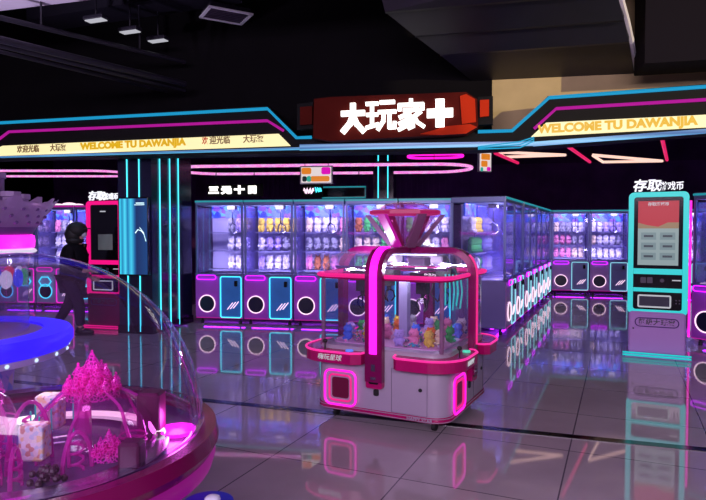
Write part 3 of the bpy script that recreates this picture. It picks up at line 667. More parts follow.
for i in range(4):
    p = Vector((-6.6, 11.75, 0)) + qd * .83 * i + qn * D / 2
    lab = ['bright claw machine at the far left behind the crown', 'bright claw machine second from the left edge, far back', 'bright claw machine with cloud topper behind the walking person', 'bright claw machine with cloud topper beside the pink kiosk'][i]
    o = fl if i == 0 else place(fl, p, rzq, lab, 'bright claw machines at the far left')
    if i == 0: o.location = p; o.rotation_euler = (0, 0, rzq); tag(o, lab, 'claw machine', 'bright claw machines at the far left')
    stock(o, rzq, ['leftmost', 'second', 'third', 'fourth'][i] + ' bright far left machine', 'plush toys at the far left', PALE)

# machine at the right edge, side-on with a magenta edge light
km = kidmap(base)
pe = at_z(697, 335, 0); rze = math.radians(62)
def edge_machine():
    o = place(base, (0, 0, 0), 0, 'claw machine cut by the right edge, with a tall magenta corner light', None)
    if 'group' in o: del o['group']
    return o
em = edge_machine(); em.rotation_euler = (0, 0, math.radians(-62)); em.location = (5.0, 7.70, 0)
if em.get('group'): del em['group']
MB().tube([(-W / 2 - .02, -D / 2 - .02, .1), (-W / 2 - .02, -D / 2 - .02, 1.9)], .014, 6).build('corner_light', 'mag', em)
MB().tube([(W / 2 + .02, -D / 2 - .02, .1), (W / 2 + .02, -D / 2 - .02, 1.9)], .014, 6).build('corner_light', 'mag', em)
stock(em, math.radians(-62), 'machine at the right edge', 'plush toys at the right edge', ['green', 'yellow', 'blue', 'white'])

# ================================================================ KIOSKS
def kiosk(name, label, loc, rz, edge, bodym, picture, lampcol):
    t = thing(name, label, 'kiosk', loc, rz)
    w_ = .635
    MB().bbox(0, .18, .29, .61, .30, .50, .02).build('lower_body', bodym, t)
    hd = MB().bbox(0, .18, 1.235, w_, .22, 1.45, .03).build('head', 'gloss_black', t)
    fr = MB(); o_ = rrect(w_, 1.455, .06, 5, 0, 1.2325); i_ = rrect(w_ - .115, 1.455 - .115, .03, 5, 0, 1.2325)
    a = xz(o_, .04); b = xz(i_, .04); fr.loft([a, b, xz(i_, .08), xz(o_, .08), a])
    fb = fr.build('glowing_frame', edge, t)
    for z in (1.02, .80): MB().box(0, .055, z, w_ - .12, .03, .065 if z > 1 else .045).build('glowing_bar', edge, t)
    MB().box(0, .065, 1.46, w_ - .16, .01, .82).build('glass_front', 'gloss_black', t)
    sc = MB().box(0, .058, 1.475, .43, .006, .76)
    if picture:
        s_ = sc.build('screen', glow('pale_screen', (160, 185, 185), .6), t)
        mb = MB(); mb.prism([(-.215, 1.855), (.215, 1.855), (.215, 1.60), (.1, 1.60), (.0, 1.55), (-.12, 1.57), (-.215, 1.60)], .004, Vector((0, .052, 0))); mb.build('red_picture', glow('red_screen_picture', (190, 20, 35), .7), s_)
        mb = MB(); mb.prism([(-.215, 1.60), (-.12, 1.57), (0, 1.55), (.1, 1.60), (.215, 1.60), (.215, 1.53), (-.215, 1.53)], .004, Vector((0, .051, 0))); mb.build('tan_picture', glow('tan_screen_picture', (165, 135, 95), .6), s_)
        text('存取游戏币', .045, 'softwhite', s_, Vector((0, .05, 1.815)), ext=.001, off=.001)
        M['menubtn'] = glow('menu_button', (140, 172, 175), .5)
        for r_ in range(3):
            for c_ in (-.1, .1): MB().box(c_, .053, 1.44 - r_ * .12, .16, .003, .085).build('menu_button', 'menubtn', s_)
        M['menudark'] = glow('menu_dark', (50, 70, 80), .5)
        for r_ in range(3):
            for c_ in (-.1, .1): MB().box(c_, .05, 1.44 - r_ * .12, .10, .003, .025).build('menu_caption', 'menudark', s_)
    else:
        s_ = sc.build('screen', 'gloss_black', t)
        MB().box(.02, .052, 1.33, .26, .004, .24).build('notice', mat('grey_green_notice', (120, 135, 125), .6), s_)
        MB().box(-.02, .052, 1.80, .10, .004, .018).build('status_light', 'softwhite', s_)
    MB().box(0, .062, .915, w_ - .16, .01, .145).build('middle_panel', 'gloss_black', t)
    for x in (-.15, -.08): MB().prism(rrect(.06, .07, .01, 2, x, .915), .008, Vector((0, .05, 0))).build('reader', 'seam', t)
    MB().disc((.05, .05, .915), .022, .01).build('scanner', 'seam', t); MB().box(.2, .055, .92, .09, .006, .012).build('card_slot', 'softwhite', t)
    MB().box(0, .062, .665, w_ - .16, .01, .19).build('coin_panel', 'gloss_black', t)
    MB().tube(xz(rrect(.34, .135, .01, 2, -.03, .665), .05), .01, 6, closed=True).build('tray_frame', 'softwhite', t)
    MB().box(-.03, .056, .665, .33, .006, .12).build('coin_tray', 'hole', t)
    for k in range(4): MB().disc((.2 + (k % 2) * .035, .05, .65 + (k // 2) * .035), .008, .008, n=10).build('key', 'seam', t)
    MB().tube(xz(rrect(.46, .10, .049, 5, 0, .415), .025), .006, 6, closed=True).build('name_outline', mat('dark_violet_print', (70, 30, 110), .5), t)
    text('超级大玩家', .075, 'seam', t, Vector((0, .026, .415)), off=.002, ext=.001, spacing=1.1)
    MB().disc((-.25, .024, .335), .01, .01, n=12).build('lock', 'rubber', t)
    bp = MB().bbox(0, .18, .02, .68, .46, .04, .01).build('base_plate', bodym, t)
    for z in (.015, .045): MB().tube([(-.36, -.06, z + .01), (.36, -.06, z + .01)], .011, 6).build('base_light', edge, bp)
    text('存取', .15, 'signwhite', t, Vector((-.13, .05, 2.03)), off=.004, ext=.008, name='sign_lettering', shear=.15)
    text('游戏币', .105, 'signwhite', t, Vector((.135, .05, 2.02)), off=.002, ext=.008, name='sign_lettering', sx=.8)
    MB().tube([(-.28, .12, 1.955), (.28, .12, 1.955)], .012, 6).build('sign_rail', 'gloss_black', t)
    return t
kp = at_z(657, 359, 0)
kiosk('coin_kiosk', 'tall self-service kiosk with glowing teal frame and red screen', (kp.x + .015, kp.y + .05, 0), math.radians(-26), 'teal', 'lilac', True, (.2, .9, 1))
kiosk('coin_kiosk', 'black-screened self-service kiosk with hot pink frame beside the walking person', (-3.83, 9.15, 0), math.radians(-16), 'kioskpink', 'darkmag', False, (1, .2, .6))

# ================================================================ THE PINK FOUR-PLAYER MACHINE
cm = thing('four_player_claw_machine', 'pink and white four-sided claw machine with magenta neon in the middle of the floor', 'claw machine', (.435, 5.03, 0), math.radians(-27.5)); cm.scale = (1.05, 1.05, 1.0)
SQ = 1.06; HS = SQ / 2
def sq(w_, z, r=.14, n=6): return [(p[0], p[1], z) for p in rrect(w_, w_, r, n)]
MB().loft([sq(SQ - .02, .09), sq(SQ, .10), sq(SQ, .56), sq(SQ - .03, .60)], cap=True).build('body', 'bodywhite', cm, True)
MB().loft([sq(SQ + .012, .095), sq(SQ + .012, .135)], cap=True).build('base_trim', 'magplastic', cm, True)
for z in (.102, .128):
    MB().tube(sq(SQ + .018, z), .003, 5, closed=True).build('trim_line', 'bodywhite', cm)
MB().loft([sq(SQ - .16, .602), sq(SQ - .16, .615)], cap=True).build('playfield', 'deck', cm)
MB().loft([sq(SQ - .02, .575), sq(SQ - .02, .60), sq(SQ - .10, .615), sq(SQ - .10, .58)], cap=True).build('deck_rim', 'bodywhite', cm)
prof = [(SQ - .03, .60), (SQ - .03, 1.17), (SQ - .05, 1.23), (SQ - .11, 1.29), (SQ - .22, 1.325)]
g_ = MB(); g_.loft([sq(w_, z, .16) for w_, z in prof]); g_.build('glass_canopy', 'cglass', cm, True)
MB().loft([sq(SQ - .22, 1.322, .16), sq(SQ - .22, 1.332, .16)], cap=True).build('roof', 'cglass', cm)
MB().tube(sq(SQ + .015, 1.155), .016, 8, closed=True).build('neon_belt', 'hot', cm, True)
MB().loft([sq(SQ, 1.125), sq(SQ + .02, 1.135), sq(SQ + .02, 1.15), sq(SQ, 1.155)]).build('belt_trim', 'magplastic', cm)
for sx in (-1, 1):
    for sy in (-1, 1):
        MB().lathe([(.016, .60), (.016, 1.15)], 10, (sx * (HS - .055), sy * (HS - .055), 0), cap=True).build('corner_post', 'toparm', cm, True)
        w = MB(); w.disc((sx * .40 - .015, sy * .40, .038), .036, .001, n=4)
        w = MB(); w.loft([[(sx * .40 + y, sy * .40 + .036 * math.cos(2 * PI * k / 16), .038 + .036 * math.sin(2 * PI * k / 16)) for k in range(16)] for y in (-.014, .014)], cap=True)
        w.box(sx * .40, sy * .40, .078, .05, .05, .03); w.build('caster', 'rubber', cm)
def rot(pts, k):
    R_ = Matrix.Rotation(k * PI / 2, 3, 'Z'); return [tuple(R_ @ Vector(p)) for p in pts]
class RB(MB):
    def __init__(s, k): super().__init__(); s.k = k
    def build(s, *a, **kw): s.v = rot(s.v, s.k); return super().build(*a, **kw)
def arc(c, r, a0, a1, n=8): return [(c[0] + r * math.cos(a0 + (a1 - a0) * i / n), c[1] + r * math.sin(a0 + (a1 - a0) * i / n)) for i in range(n + 1)]
for k in range(4):
    # arch post on the middle of each face, meeting its opposite over the roof
    y0 = -HS - .035
    pth = [(y0, .36)] + [(y0, 1.16)] + [(y0 + .19 - .19 * math.cos(a), 1.16 + .19 * math.sin(a)) for a in [PI / 2 * i / 8 for i in range(1, 9)]] + [(-.03 if k % 2 else 0, 1.35)]
    def band(w_, th, off, m, name, par, k=k, pth=pth, i0=0):
        b = RB(k); rings = []
        P = pth[i0:]
        for i, p in enumerate(P):
            a_ = P[max(0, i - 1)]; c_ = P[min(len(P) - 1, i + 1)]; t_ = Vector((c_[0] - a_[0], c_[1] - a_[1])).normalized(); n2 = Vector((-t_.y, t_.x))
            o1 = Vector(p) + n2 * off; o2 = Vector(p) + n2 * (off - th)
            rings.append([(-w_ / 2, o1.x, o1.y), (w_ / 2, o1.x, o1.y), (w_ / 2, o2.x, o2.y), (-w_ / 2, o2.x, o2.y)])
        b.loft(rings, cap=True); return b.build(name, m, par)
    ab = band(.135 if k == 0 else .09, .05, .02, 'darkmag', 'arch_band', cm)
    pth2 = pth[:-1] + [(-.35, 1.35)] if k == 0 else pth[:6]
    band(.055 if k == 0 else .022, .01, .03, 'magstrong' if k == 0 else 'hot', 'arch_light', ab, pth=[(y0, .575 if k == 0 else .6)] + pth2[1:])
    # coin box under the post
    cb = RB(k); cb.prism(rrect(.13, .24, .015, 2, 0, .43), .05, Vector((0, -HS - .045, 0))); cbo = cb.build('coin_box', 'magplastic', cm)
    cb = RB(k); cb.prism(rrect(.075, .17, .01, 2, 0, .43), .01, Vector((0, -HS - .052, 0))); cb.build('coin_plate', 'gloss_black', cbo)
    cb = RB(k); cb.box(0, -HS - .056, .47, .03, .008, .05); cb.box(0, -HS - .056, .39, .04, .008, .02); cb.build('coin_slot', 'steel', cbo)
    # control tray wrapping the corner left of the post
    ro, ri = .26, .10
    cx_, cy_ = -HS + .14, -HS + .14
    outer = [(-HS - .11, -.20)] + arc((cx_, cy_), .25, PI, 1.5 * PI, 10) + [(-.16, -HS - .11), (-.09, -HS - .07)]
    inner = [(-.085, -HS + .03), (-HS + .14, -HS + .03)] + [(-HS + .03, -HS + .14), (-HS + .03, -.17)]
    pts = [(-HS - .07, -.165)] + outer + inner
    b = RB(k); b.loft([[(x, y, z) for x, y in pts] for z in (.485, .572)], cap=True); tr = b.build('control_tray', 'magplastic', cm)
    b = RB(k); b.tube([(x, y, .572) for x, y in [(-HS + .0, -.15), (-HS - .07, -.165)] + outer + [(-.085, -HS - .03)]], .009, 6); b.build('tray_light', 'trayneon', tr)
    b = RB(k); b.lathe([(.0, .012), (.028, .01), (.03, 0)], 16, (-.20, -HS - .04, .575)); b.build('push_button', glow('green_button', (80, 220, 190), .9) if k else glow('blue_button', (90, 130, 255), .9), tr)
    b = RB(k); b.tube([(-.40, -HS - .05, .572), (-.40, -HS - .05, .63)], .006, 6); b.ball((-.40, -HS - .05, .64), .018, 10, 8); b.build('joystick', 'rubber', tr)
    if k < 2:
        o = text('HAPPY' if k else '嗨玩星球', .05 if k else .05, 'softwhite', tr, Vector((-.33, -HS - .113, .527)), off=0, ext=.002, shear=.2)
        Rk = Matrix.Rotation(k * PI / 2, 3, 'Z')
        for v in o.data.vertices: v.co = Rk @ v.co
    # prize door
    b = RB(k); b.prism(rrect(.25, .26, .04, 4, -.29, .275), .015, Vector((0, -HS - .012, 0))); pd = b.build('prize_door', 'bodywhite', cm)
    b = RB(k); b.tube(xz(rrect(.26, .27, .05, 5, -.29, .275), -HS - .02), .009, 6, closed=True); b.build('outer_neon', 'mag', pd)
    b = RB(k); b.tube(xz(rrect(.18, .20, .03, 4, -.29, .275), -HS - .02), .008, 6, closed=True); b.build('inner_neon', 'hot', pd)
    b = RB(k); b.prism(rrect(.14, .16, .02, 3, -.29, .275), .004, Vector((0, -HS - .016, 0))); b.build('flap', glow('dim_pink_flap', (150, 10, 80), .2), pd)
    # service door
    b = RB(k); b.tube([(.12, -HS - .001, .14), (.12, -HS - .001, .47), (.39, -HS - .001, .47), (.39, -HS - .001, .14)], .002, 4, closed=True)
    sdo = b.build('service_door_seam', 'seam', cm)
    b = RB(k); b.disc((.34, -HS - .006, .33), .014, .01, n=14); b.build('lock', 'rubber', sdo)
    b = RB(k); b.prism(rrect(.04, .05, .01, 2, 0, .27), .01, Vector((0, -HS - .01, 0))); b.build('cup_sticker', 'rubber', cm)
    # claw carriage inside
    qx, qy = -.25, -.25
    b = RB(k); b.box(qx, qy, 1.14, .15, .15, .08); b.box(qx, qy, 1.06, .08, .08, .10); b.tube([(qx, qy, 1.02), (qx, qy, .98)], .02, 6)
    b.tube([(qx + .03, qy, 1.12), (qx + .1, qy, 1.05), (qx + .12, qy, .95), (qx + .06, qy, .89), (qx + .03, qy, .95)], .008, 6); b.build('claw_carriage', 'rubber', cm)
    b = RB(k)
    for j in range(3):
        a = j * 2.09; c_, s_ = math.cos(a), math.sin(a); b.tube([(qx, qy, .98), (qx + .04 * c_, qy + .04 * s_, .96), (qx + .05 * c_, qy + .05 * s_, .91), (qx + .02 * c_, qy + .02 * s_, .87)], .007, 5)
    b.build('claw', 'gloss_black', cm)
for x in (-.3, .3): MB().box(x, 0, 1.19, .02, .92, .02).build('gantry_rail', 'steel', cm)
for y in (-.3, .3): MB().box(0, y, 1.205, .92, .02, .02).build('gantry_rail', 'steel', cm)
MB().box(0, 0, .85, .07, .07, .5).build('centre_post', 'backpanel', cm)
for (x, y) in ((-.2, .2), (.2, .2), (.2, -.2)): MB().bbox(x, y, 1.26, .14, .14, .07, .01).build('motor_box', 'bodywhite', cm)
MB().box(0, .02, 1.305, .5, .05, .012).build('tube_light', glow('cabinet_tube_light', (230, 225, 255), 5), cm)
for (x, y) in ((-.22, -.22), (.22, .22), (.22, -.22), (-.22, .22)): lamp('cabinet_lamp', 'POINT', (x, y, 1.22), 22, (.88, .82, 1), .05, parent=cm)
# teal hanging decoration in the right half
b = MB()
for k in range(5): b.tube([(.30 + .03 * k, .12, 1.14), (.30 + .035 * k, .12 + .01 * math.sin(k), 1.0), (.30 + .03 * k, .12, .88 - .02 * (k % 3))], .007, 5)
b.build('teal_streamers', glow('teal_streamer', (60, 215, 215), .7), cm)
o = text('HAPPY STAR', .034, 'bodywhite', cm, Vector((.34, -HS - .02, .116)), off=.001, ext=.001)
# topper: faceted inverted diamond
tpz = 1.37
b = MB(); b.lathe([(.26, 1.63), (.30, 1.64), (.30, 1.665), (.26, 1.675)], 8, cap=True); b.build('topper_rim', 'rimpink', cm)
b = MB(); b.lathe([(.2, 1.67), (.19, 1.70), (.15, 1.725), (.08, 1.738), (.01, 1.742)], 24); b.build('topper_cap', 'topperclear', cm, True)
b = MB(); b.lathe([(.26, 1.625), (.07, tpz)], 8); b.build('topper_cone', 'topperclear', cm)
for k in range(6):
    a = PI / 3 * k + .3; c_, s_ = math.cos(a), math.sin(a); R_ = Matrix.Rotation(a, 3, 'Z')
    p0, p1 = Vector((.30, 0, 1.635)), Vector((.10, 0, tpz - .005)); b = MB()
    b.loft([[R_ @ (p + Vector((dx, dy, 0))) for dx, dy in ((-.02, -.035), (.02, -.035), (.02, .035), (-.02, .035))] for p in (p1, p0)], cap=True)
    b.build('topper_arm', 'magdim' if k == 4 else 'toparm', cm)
MB().lathe([(.12, 1.355), (.12, 1.375)], 16, cap=True).build('topper_base', 'darkmag', cm)

# prizes piled in the pink machine
Rm = Matrix.Rotation(math.radians(-27.5), 3, 'Z')
spots = []
zone = [('front corner behind the near post', -.25, -.25), ('near corner under the hanging claw', .27, -.25), ('far corner beside the receding row', .27, .25), ('rear corner', -.25, .25)]
used = set(); adj = ['upright', 'slumped', 'turned away', 'leaning']
n = 0
for zi, (zn, zx, zy) in enumerate(zone):
    for j in range(10 if zi == 1 else 7):
        for _ in range(60):
            x, y = zx + random.uniform(-.16, .17), zy + random.uniform(-.16, .17)
            if all((x - a_) ** 2 + (y - b_) ** 2 > .0125 for a_, b_ in spots) and abs(x) > .07 and abs(y) > .02: break
        else: continue
        spots.append((x, y)); colr = ['yellow', 'pink', 'green', 'blue', 'grey', 'cream', 'lilac', 'orange', 'white'][(j * 2 + zi) % 9]; kind = ['bear', 'cat', 'rabbit', 'chick'][(j + zi) % 4]
        p = Rm @ Vector((x, y, 0))
        plush(kind, colr, (.435 + p.x, 5.03 + p.y, .616), random.uniform(-1.2, .8), f'small {colr} plush {kind} inside the pink machine, {zn}', 'prizes inside the pink machine', .58)
    n += 1

rnd = random.Random(11); b = MB()
for k in range(900):
    zx, zy = ((.26, -.24), (.26, -.24), (-.26, -.24), (.25, .25), (-.25, .25))[k % 5]
    x, y = zx + rnd.gauss(0, .085), zy + rnd.gauss(0, .085)
    if max(abs(x), abs(y)) > .43 or min(abs(x), abs(y)) < .05: continue
    if any((x * 1.05 - a_) ** 2 + (y * 1.05 - b_) ** 2 < .0058 for a_, b_ in spots): continue
    h = .06 * math.exp(-((x - zx) ** 2 + (y - zy) ** 2) / .015)
    b.ball((x, y, .622 + rnd.uniform(0, h)), (rnd.uniform(.008, .018), rnd.uniform(.008, .018), rnd.uniform(.006, .014)), 6, 4, Matrix.Rotation(rnd.uniform(0, 3), 3, 'X'))
tag(b.build('sweet_pile', poster_mat('sweet_wrappers', [(60, 190, 200), (225, 170, 120), (235, 120, 190), (90, 110, 170), (215, 205, 220), (70, 130, 110), (200, 90, 90)], 55), cm), None, None, None, 'stuff')

# ================================================================ DOME MACHINE (near left)
dx, dy_ = -1.235, 2.2; R0 = .66; ZB = .76
dm = thing('dome_prize_machine', 'round prize machine under a big clear dome in the near left corner', 'prize machine', (dx, dy_, 0))
MB().lathe([(R0 * math.cos(a), ZB + R0 * 1.0 * math.sin(a)) for a in [PI / 2 * i / 24 * .995 for i in range(25)]], 72).build('clear_dome', 'dome', dm, True)
MB().lathe([(.655, .745), (.71, .75), (.72, .70), (.70, .665), (.65, .66)], 72).build('upper_rim', 'darkmag', dm, True)
MB().lathe([(.698, .665), (.707, .64), (.695, .60), (.65, .595)], 72).build('glow_ring', glow('plum_ring_light', (165, 20, 145), .5), dm, True)
MB().lathe([(.65, .60), (.55, .54), (.44, .40), (.42, .06), (.44, .0)], 48, cap=True).build('pedestal', mat('violet_pedestal', (90, 40, 140), .3), dm, True)
MB().lathe([(.62, .735), (.655, .75), (.665, .765), (.645, .765)], 72).build('inner_rim', 'cglass', dm, True)
MB().lathe([(.66, .70), (.30, .70), (.01, .70)], 48).build('floor_plate', mat('dark_mauve_plate', (105, 70, 120), .2, noise=.2, scale=5), dm)
ic = (-.985 - dx, 2.25 - dy_)
MB().lathe([(.44, .70), (.44, .712), (.40, .715), (.36, .716)], 64, (-1.12 - dx, 2.13 - dy_, 0)).build('turntable', 'steel', dm, True)
MB().lathe([(.425, .716), (.43, .728), (.395, .732), (.39, .718)], 64, (-1.12 - dx, 2.13 - dy_, 0), a0=.12 * PI, a1=.98 * PI).build('white_ring_light', glow('white_ring', (255, 248, 240), 1.6), dm, True)
dmc = MB(); dmc.lathe([(.245 * math.cos(a), .66 + .26 * math.sin(a)) for a in [PI / 2 * (i + 1) / 14 * .98 for i in range(14)]], 36, (ic[0], ic[1], 0)); M['faintpink'] = clear('faint_pink_acrylic', (250, 220, 245), 1, .10, (240, 90, 215), .05); dmc.build('inner_dome', 'faintpink', dm, True)
for k in range(7):
    a = PI * 2 * k / 7 + .3
    MB().tube([(ic[0] + .25 * math.cos(e) * math.cos(a) + .006 * math.sin(9 * e), ic[1] + .25 * math.cos(e) * math.sin(a), .66 + .262 * math.sin(e)) for e in [.15 + 1.3 * i / 12 for i in range(13)]], .006, 6).build('dome_rib', 'pinkclear', dm, True)
for k, (cx_, cy_, r_, z_) in enumerate(((-1.24, 2.05, .07, .95), (-1.14, 1.82, .05, .90), (-.80, 2.16, .045, .86), (-1.36, 2.2, .06, 1.0))):
    b = MB(); b.lathe([(r_, .705), (r_, z_ - .08), (r_ * .7, z_ - .03), (r_ * .2, z_)], 20, (cx_ - dx, cy_ - dy_, 0)); b.build('clear_tower', 'faintpink', dm, True)
    for z in (.74, z_ - .1): MB().tube([(cx_ - dx + r_ * 1.04 * math.cos(2 * PI * j / 20), cy_ - dy_ + r_ * 1.04 * math.sin(2 * PI * j / 20), z) for j in range(20)], .004, 5, closed=True).build('tower_hoop', 'pinkclear', dm, True)
for k, (cx_, cy_, r_, h_, a) in enumerate(((-1.20, 1.95, .07, .26, .4), (-1.10, 2.02, .09, .22, 1.2), (-1.27, 2.12, .06, .2, 2.0), (-1.16, 1.86, .05, .16, .1), (-1.06, 1.86, .04, .12, 1.7), (-.92, 1.98, .05, .13, .9))):
    MB().tube([(cx_ - dx + r_ * math.cos(PI * j / 14) * math.cos(a), cy_ - dy_ + r_ * math.cos(PI * j / 14) * math.sin(a), .70 + h_ * math.sin(PI * j / 14)) for j in range(15)], .007, 6).build('pink_arch', 'pinkclear', dm, True)
    MB().tube([(cx_ - dx + .02 * math.cos(j * .9), cy_ - dy_ + .02 * math.sin(j * .9), .70 + h_ * .8 * j / 20) for j in range(21)], .005, 5).build('pink_twist', 'pinkclear', dm, True)
# castle on top of the inner dome
def castle(cx_, cy_, z0, s, par, nm='castle'):
    b = MB(); rnd = random.Random(3)
    def tower(x, y, z, r, h, hc):
        b.lathe([(r, z), (r, z + h), (r * 1.25, z + h), (r * 1.25, z + h + .006 * s), (r * 1.1, z + h + .008 * s), (r * .1, z + h + hc)], 10, (cx_ + x, cy_ + y, 0))
        b.ball((cx_ + x, cy_ + y, z + h + hc), .006 * s, 6, 5)
        for k in range(6):
            a = k * PI / 3; b.box(cx_ + x + r * 1.02 * math.cos(a), cy_ + y + r * 1.02 * math.sin(a), z + h * .55, .005 * s, .005 * s, h * .35)
    tower(0, 0, z0, .032 * s, .075 * s, .07 * s)
    for k in range(6):
        a = k * PI / 3 + .2; tower(.05 * s * math.cos(a), .05 * s * math.sin(a), z0, .018 * s, .05 * s + .008 * s * (k % 2), .04 * s)
    for k in range(10):
        a = k * PI / 5; tower(.088 * s * math.cos(a), .088 * s * math.sin(a), z0 - .01 * s, .014 * s, .03 * s, .028 * s)
    b.lathe([(.10 * s, z0 - .03 * s), (.10 * s, z0), (.02, z0 + .01 * s)], 20, (cx_, cy_, 0))
    for k in range(20):
        a = k * PI / 10; b.box(cx_ + .1 * s * math.cos(a), cy_ + .1 * s * math.sin(a), z0 + .004 * s, .01 * s, .01 * s, .014 * s)
    return b.build(nm, 'pinkcastle', par)
M['pinkcastle'] = clear('magenta_lit_acrylic', (255, 175, 240), 1, .6, (255, 80, 220), .08, 1.5)
_t = M['pinkcastle'].node_tree; _mx = [n for n in _t.nodes if n.type == 'MIX_SHADER'][-1]
_v = _t.nodes.new('ShaderNodeTexVoronoi'); _v.feature = 'DISTANCE_TO_EDGE'; _v.inputs['Scale'].default_value = 75; _c = _t.nodes.new('ShaderNodeTexCoord'); _t.links.new(_c.outputs['Object'], _v.inputs['Vector'])
_r = _t.nodes.new('ShaderNodeMapRange'); _r.inputs['From Max'].default_value = .22; _r.inputs['To Min'].default_value = .95; _r.inputs['To Max'].default_value = .06
_t.links.new(_v.outputs['Distance'], _r.inputs['Value']); _t.links.new(_r.outputs[0], _mx.inputs[0])
castle(ic[0] - .0, ic[1], .905, .98, dm)
castle(-.83 - dx, 2.02 - dy_, .745, .55, dm)
castle(-1.28 - dx, 2.0 - dy_, .72, .5, dm)
MB().tube([(-1.0 - dx, 2.2 - dy_, .70), (-1.0 - dx, 2.2 - dy_, .90)], .03, 10).build('castle_stem', 'pinkclear', dm)
M['winebox'] = mat('dark_wine_plastic', (85, 20, 62), .4); MB().bbox(-.79 - dx, 2.33 - dy_, .79, .09, .09, .17, .01).build('motor_box', 'winebox', dm)
MB().lathe([(.07, .702), (.075, .715), (.03, .72), (.005, .72)], 24, (-.70 - dx, 2.36 - dy_, 0)).build('magenta_spot', 'magstrong', dm, True)
for (x, y, s) in ((-1.18, 2.32, 1), (-1.06, 1.98, .9)):
    MB().bbox(x - dx, y - dy_, .80, .09 * s, .07 * s, .13 * s, .006).build('prize_box', poster_mat('printed_carton', [(235, 225, 215), (235, 205, 160), (230, 215, 215), (205, 150, 140), (200, 205, 220), (235, 225, 230)], 70), dm)
for k in range(5):
    a = 2.2 + k * .5
    MB().tube([(-1.0 - dx + .17 * math.cos(a), 2.2 - dy_ + .17 * math.sin(a), .71), (-1.0 - dx + .17 * math.cos(a), 2.2 - dy_ + .17 * math.sin(a), .86)], .003, 5).build('teal_rod', 'tealdim', dm)
b = MB(); rnd = random.Random(5)
for k in range(30): b.ball((-.98 - dx + rnd.gauss(0, .022), 1.88 - dy_ + rnd.gauss(0, .018), .71 + rnd.uniform(0, .035)), .012, 6, 4)
b.build('dark_gravel', mat('dark_wine_gravel', (60, 18, 44), .5), dm)['kind'] = 'stuff'
b = MB(); b.tube([(-1.02 - dx + .17 * math.cos(a), 2.02 - dy_ + .10 * math.sin(a), .76 + .02 * math.cos(a)) for a in [PI * i / 10 for i in range(11)]], .012, 8); b.build('curved_chute', 'cglass', dm, True)
lamp('dome_magenta_lamp', 'POINT', (-.70 - dx, 2.36 - dy_, .76), 1.6, (1, .12, .85), .04, parent=dm)
lamp('dome_castle_lamp', 'POINT', (-.985 - dx, 2.1 - dy_, 1.12), 1.5, (1, .2, .85), .04, parent=dm)
lamp('dome_white_lamp', 'POINT', (-1.25 - dx, 2.35 - dy_, 1.0), 1.6, (1, .9, 1), .05, parent=dm)
MB().bbox(-.745 - dx, 2.0 - dy_, .75, .075, .07, .09, .01).build('motor_box', 'winebox', dm)
# blue pod with bulb on the rim
pod = MB(); pod.lathe([(.085, .52), (.095, .555), (.085, .585), (.01, .59)], 28, (-.49 - dx, 2.0 - dy_, 0), cap=True); po = pod.build('control_pod', glow('blue_pod', (25, 20, 170), .5), dm, True)
MB().ball((-.475 - dx, 2.0 - dy_, .595), (.028, .028, .014)).build('pod_button', mat('pale_button', (210, 210, 230), .15), po, True)
# overlapping lower shutter edge on the dome's right side
for k, a in enumerate((-.10, -.03)):
    MB().tube([(1.012 * R0 * math.cos(e) * math.cos(a), 1.012 * R0 * math.cos(e) * math.sin(a), ZB + 1.012 * R0 * math.sin(e)) for e in [.05 + .65 * i / 10 for i in range(11)]], .004, 6).build('shutter_edge', 'dome', dm, True)

# ================================================================ CROWN CAROUSEL (behind it)
cr = thing('crown_carousel_machine', 'round candy machine with crown roof, magenta ring and blue ring tray at the left edge', 'prize machine', (-2.22, 3.2, 0))
MB().lathe([(.56, .85), (.635, .86), (.655, .89), (.655, .93), (.64, .955), (.56, .962), (.50, .955)], 72).build('blue_ring_tray', 'bluering', cr, True)
MB().lathe([(.59, .815), (.625, .825), (.632, .858), (.56, .86)], 72).build('tray_underlip', mat('white_underlip', (215, 205, 235), .4), cr, True)
for k in range(24):
    a = 2 * PI * k / 24; x, y = .628 * math.cos(a), .628 * math.sin(a)
    MB().ball((x, y, .842), .011, 8, 6).build('rim_bulb', 'whitecyan', cr)
MB().lathe([(.50, .94), (.30, .945), (.01, .945)], 40).build('tray_floor', mat('pale_lilac_tray', (180, 150, 200), .4), cr)
MB().lathe([(.43, .945), (.43, 1.38)], 56).build('glass_cylinder', clear('candy_glass', (225, 215, 240), 1, .1, (215, 180, 225), .05), cr, True)
MB().lathe([(.26, .945), (.26, 1.40)], 32).build('inner_drum', poster_mat('candy_print', [(120, 90, 130), (165, 130, 160), (190, 120, 110), (110, 130, 120), (140, 150, 190), (185, 170, 200)], 13, .12), cr, True)
MB().lathe([(.465, 1.38), (.475, 1.388), (.465, 1.4), (.30, 1.40)], 64).build('white_ring_light', glow('cool_white_ring', (225, 215, 240), .9), cr, True)
MB().lathe([(.45, 1.405), (.462, 1.41), (.464, 1.45), (.46, 1.475), (.45, 1.478)], 64).build('magenta_ring_light', 'magstrong', cr, True)
MB().lathe([(.45, 1.478), (.462, 1.50), (.478, 1.53)], 64, cap=True).build('canopy_band', mat('plum_band', (90, 60, 115), .4), cr, True)
b = MB(); n = 96
def crownz(k):
    return .028 if (k // 2) % 2 else 0.0
lo = [(.475 * math.cos(2 * PI * k / n), .475 * math.sin(2 * PI * k / n), 1.52) for k in range(n)]
hi = [((.565 + crownz(k) * .8) * math.cos(2 * PI * k / n), (.565 + crownz(k) * .8) * math.sin(2 * PI * k / n), 1.65 + crownz(k)) for k in range(n)]
b.loft([lo, hi]); b.build('crown_skirt', 'crownclear', cr)
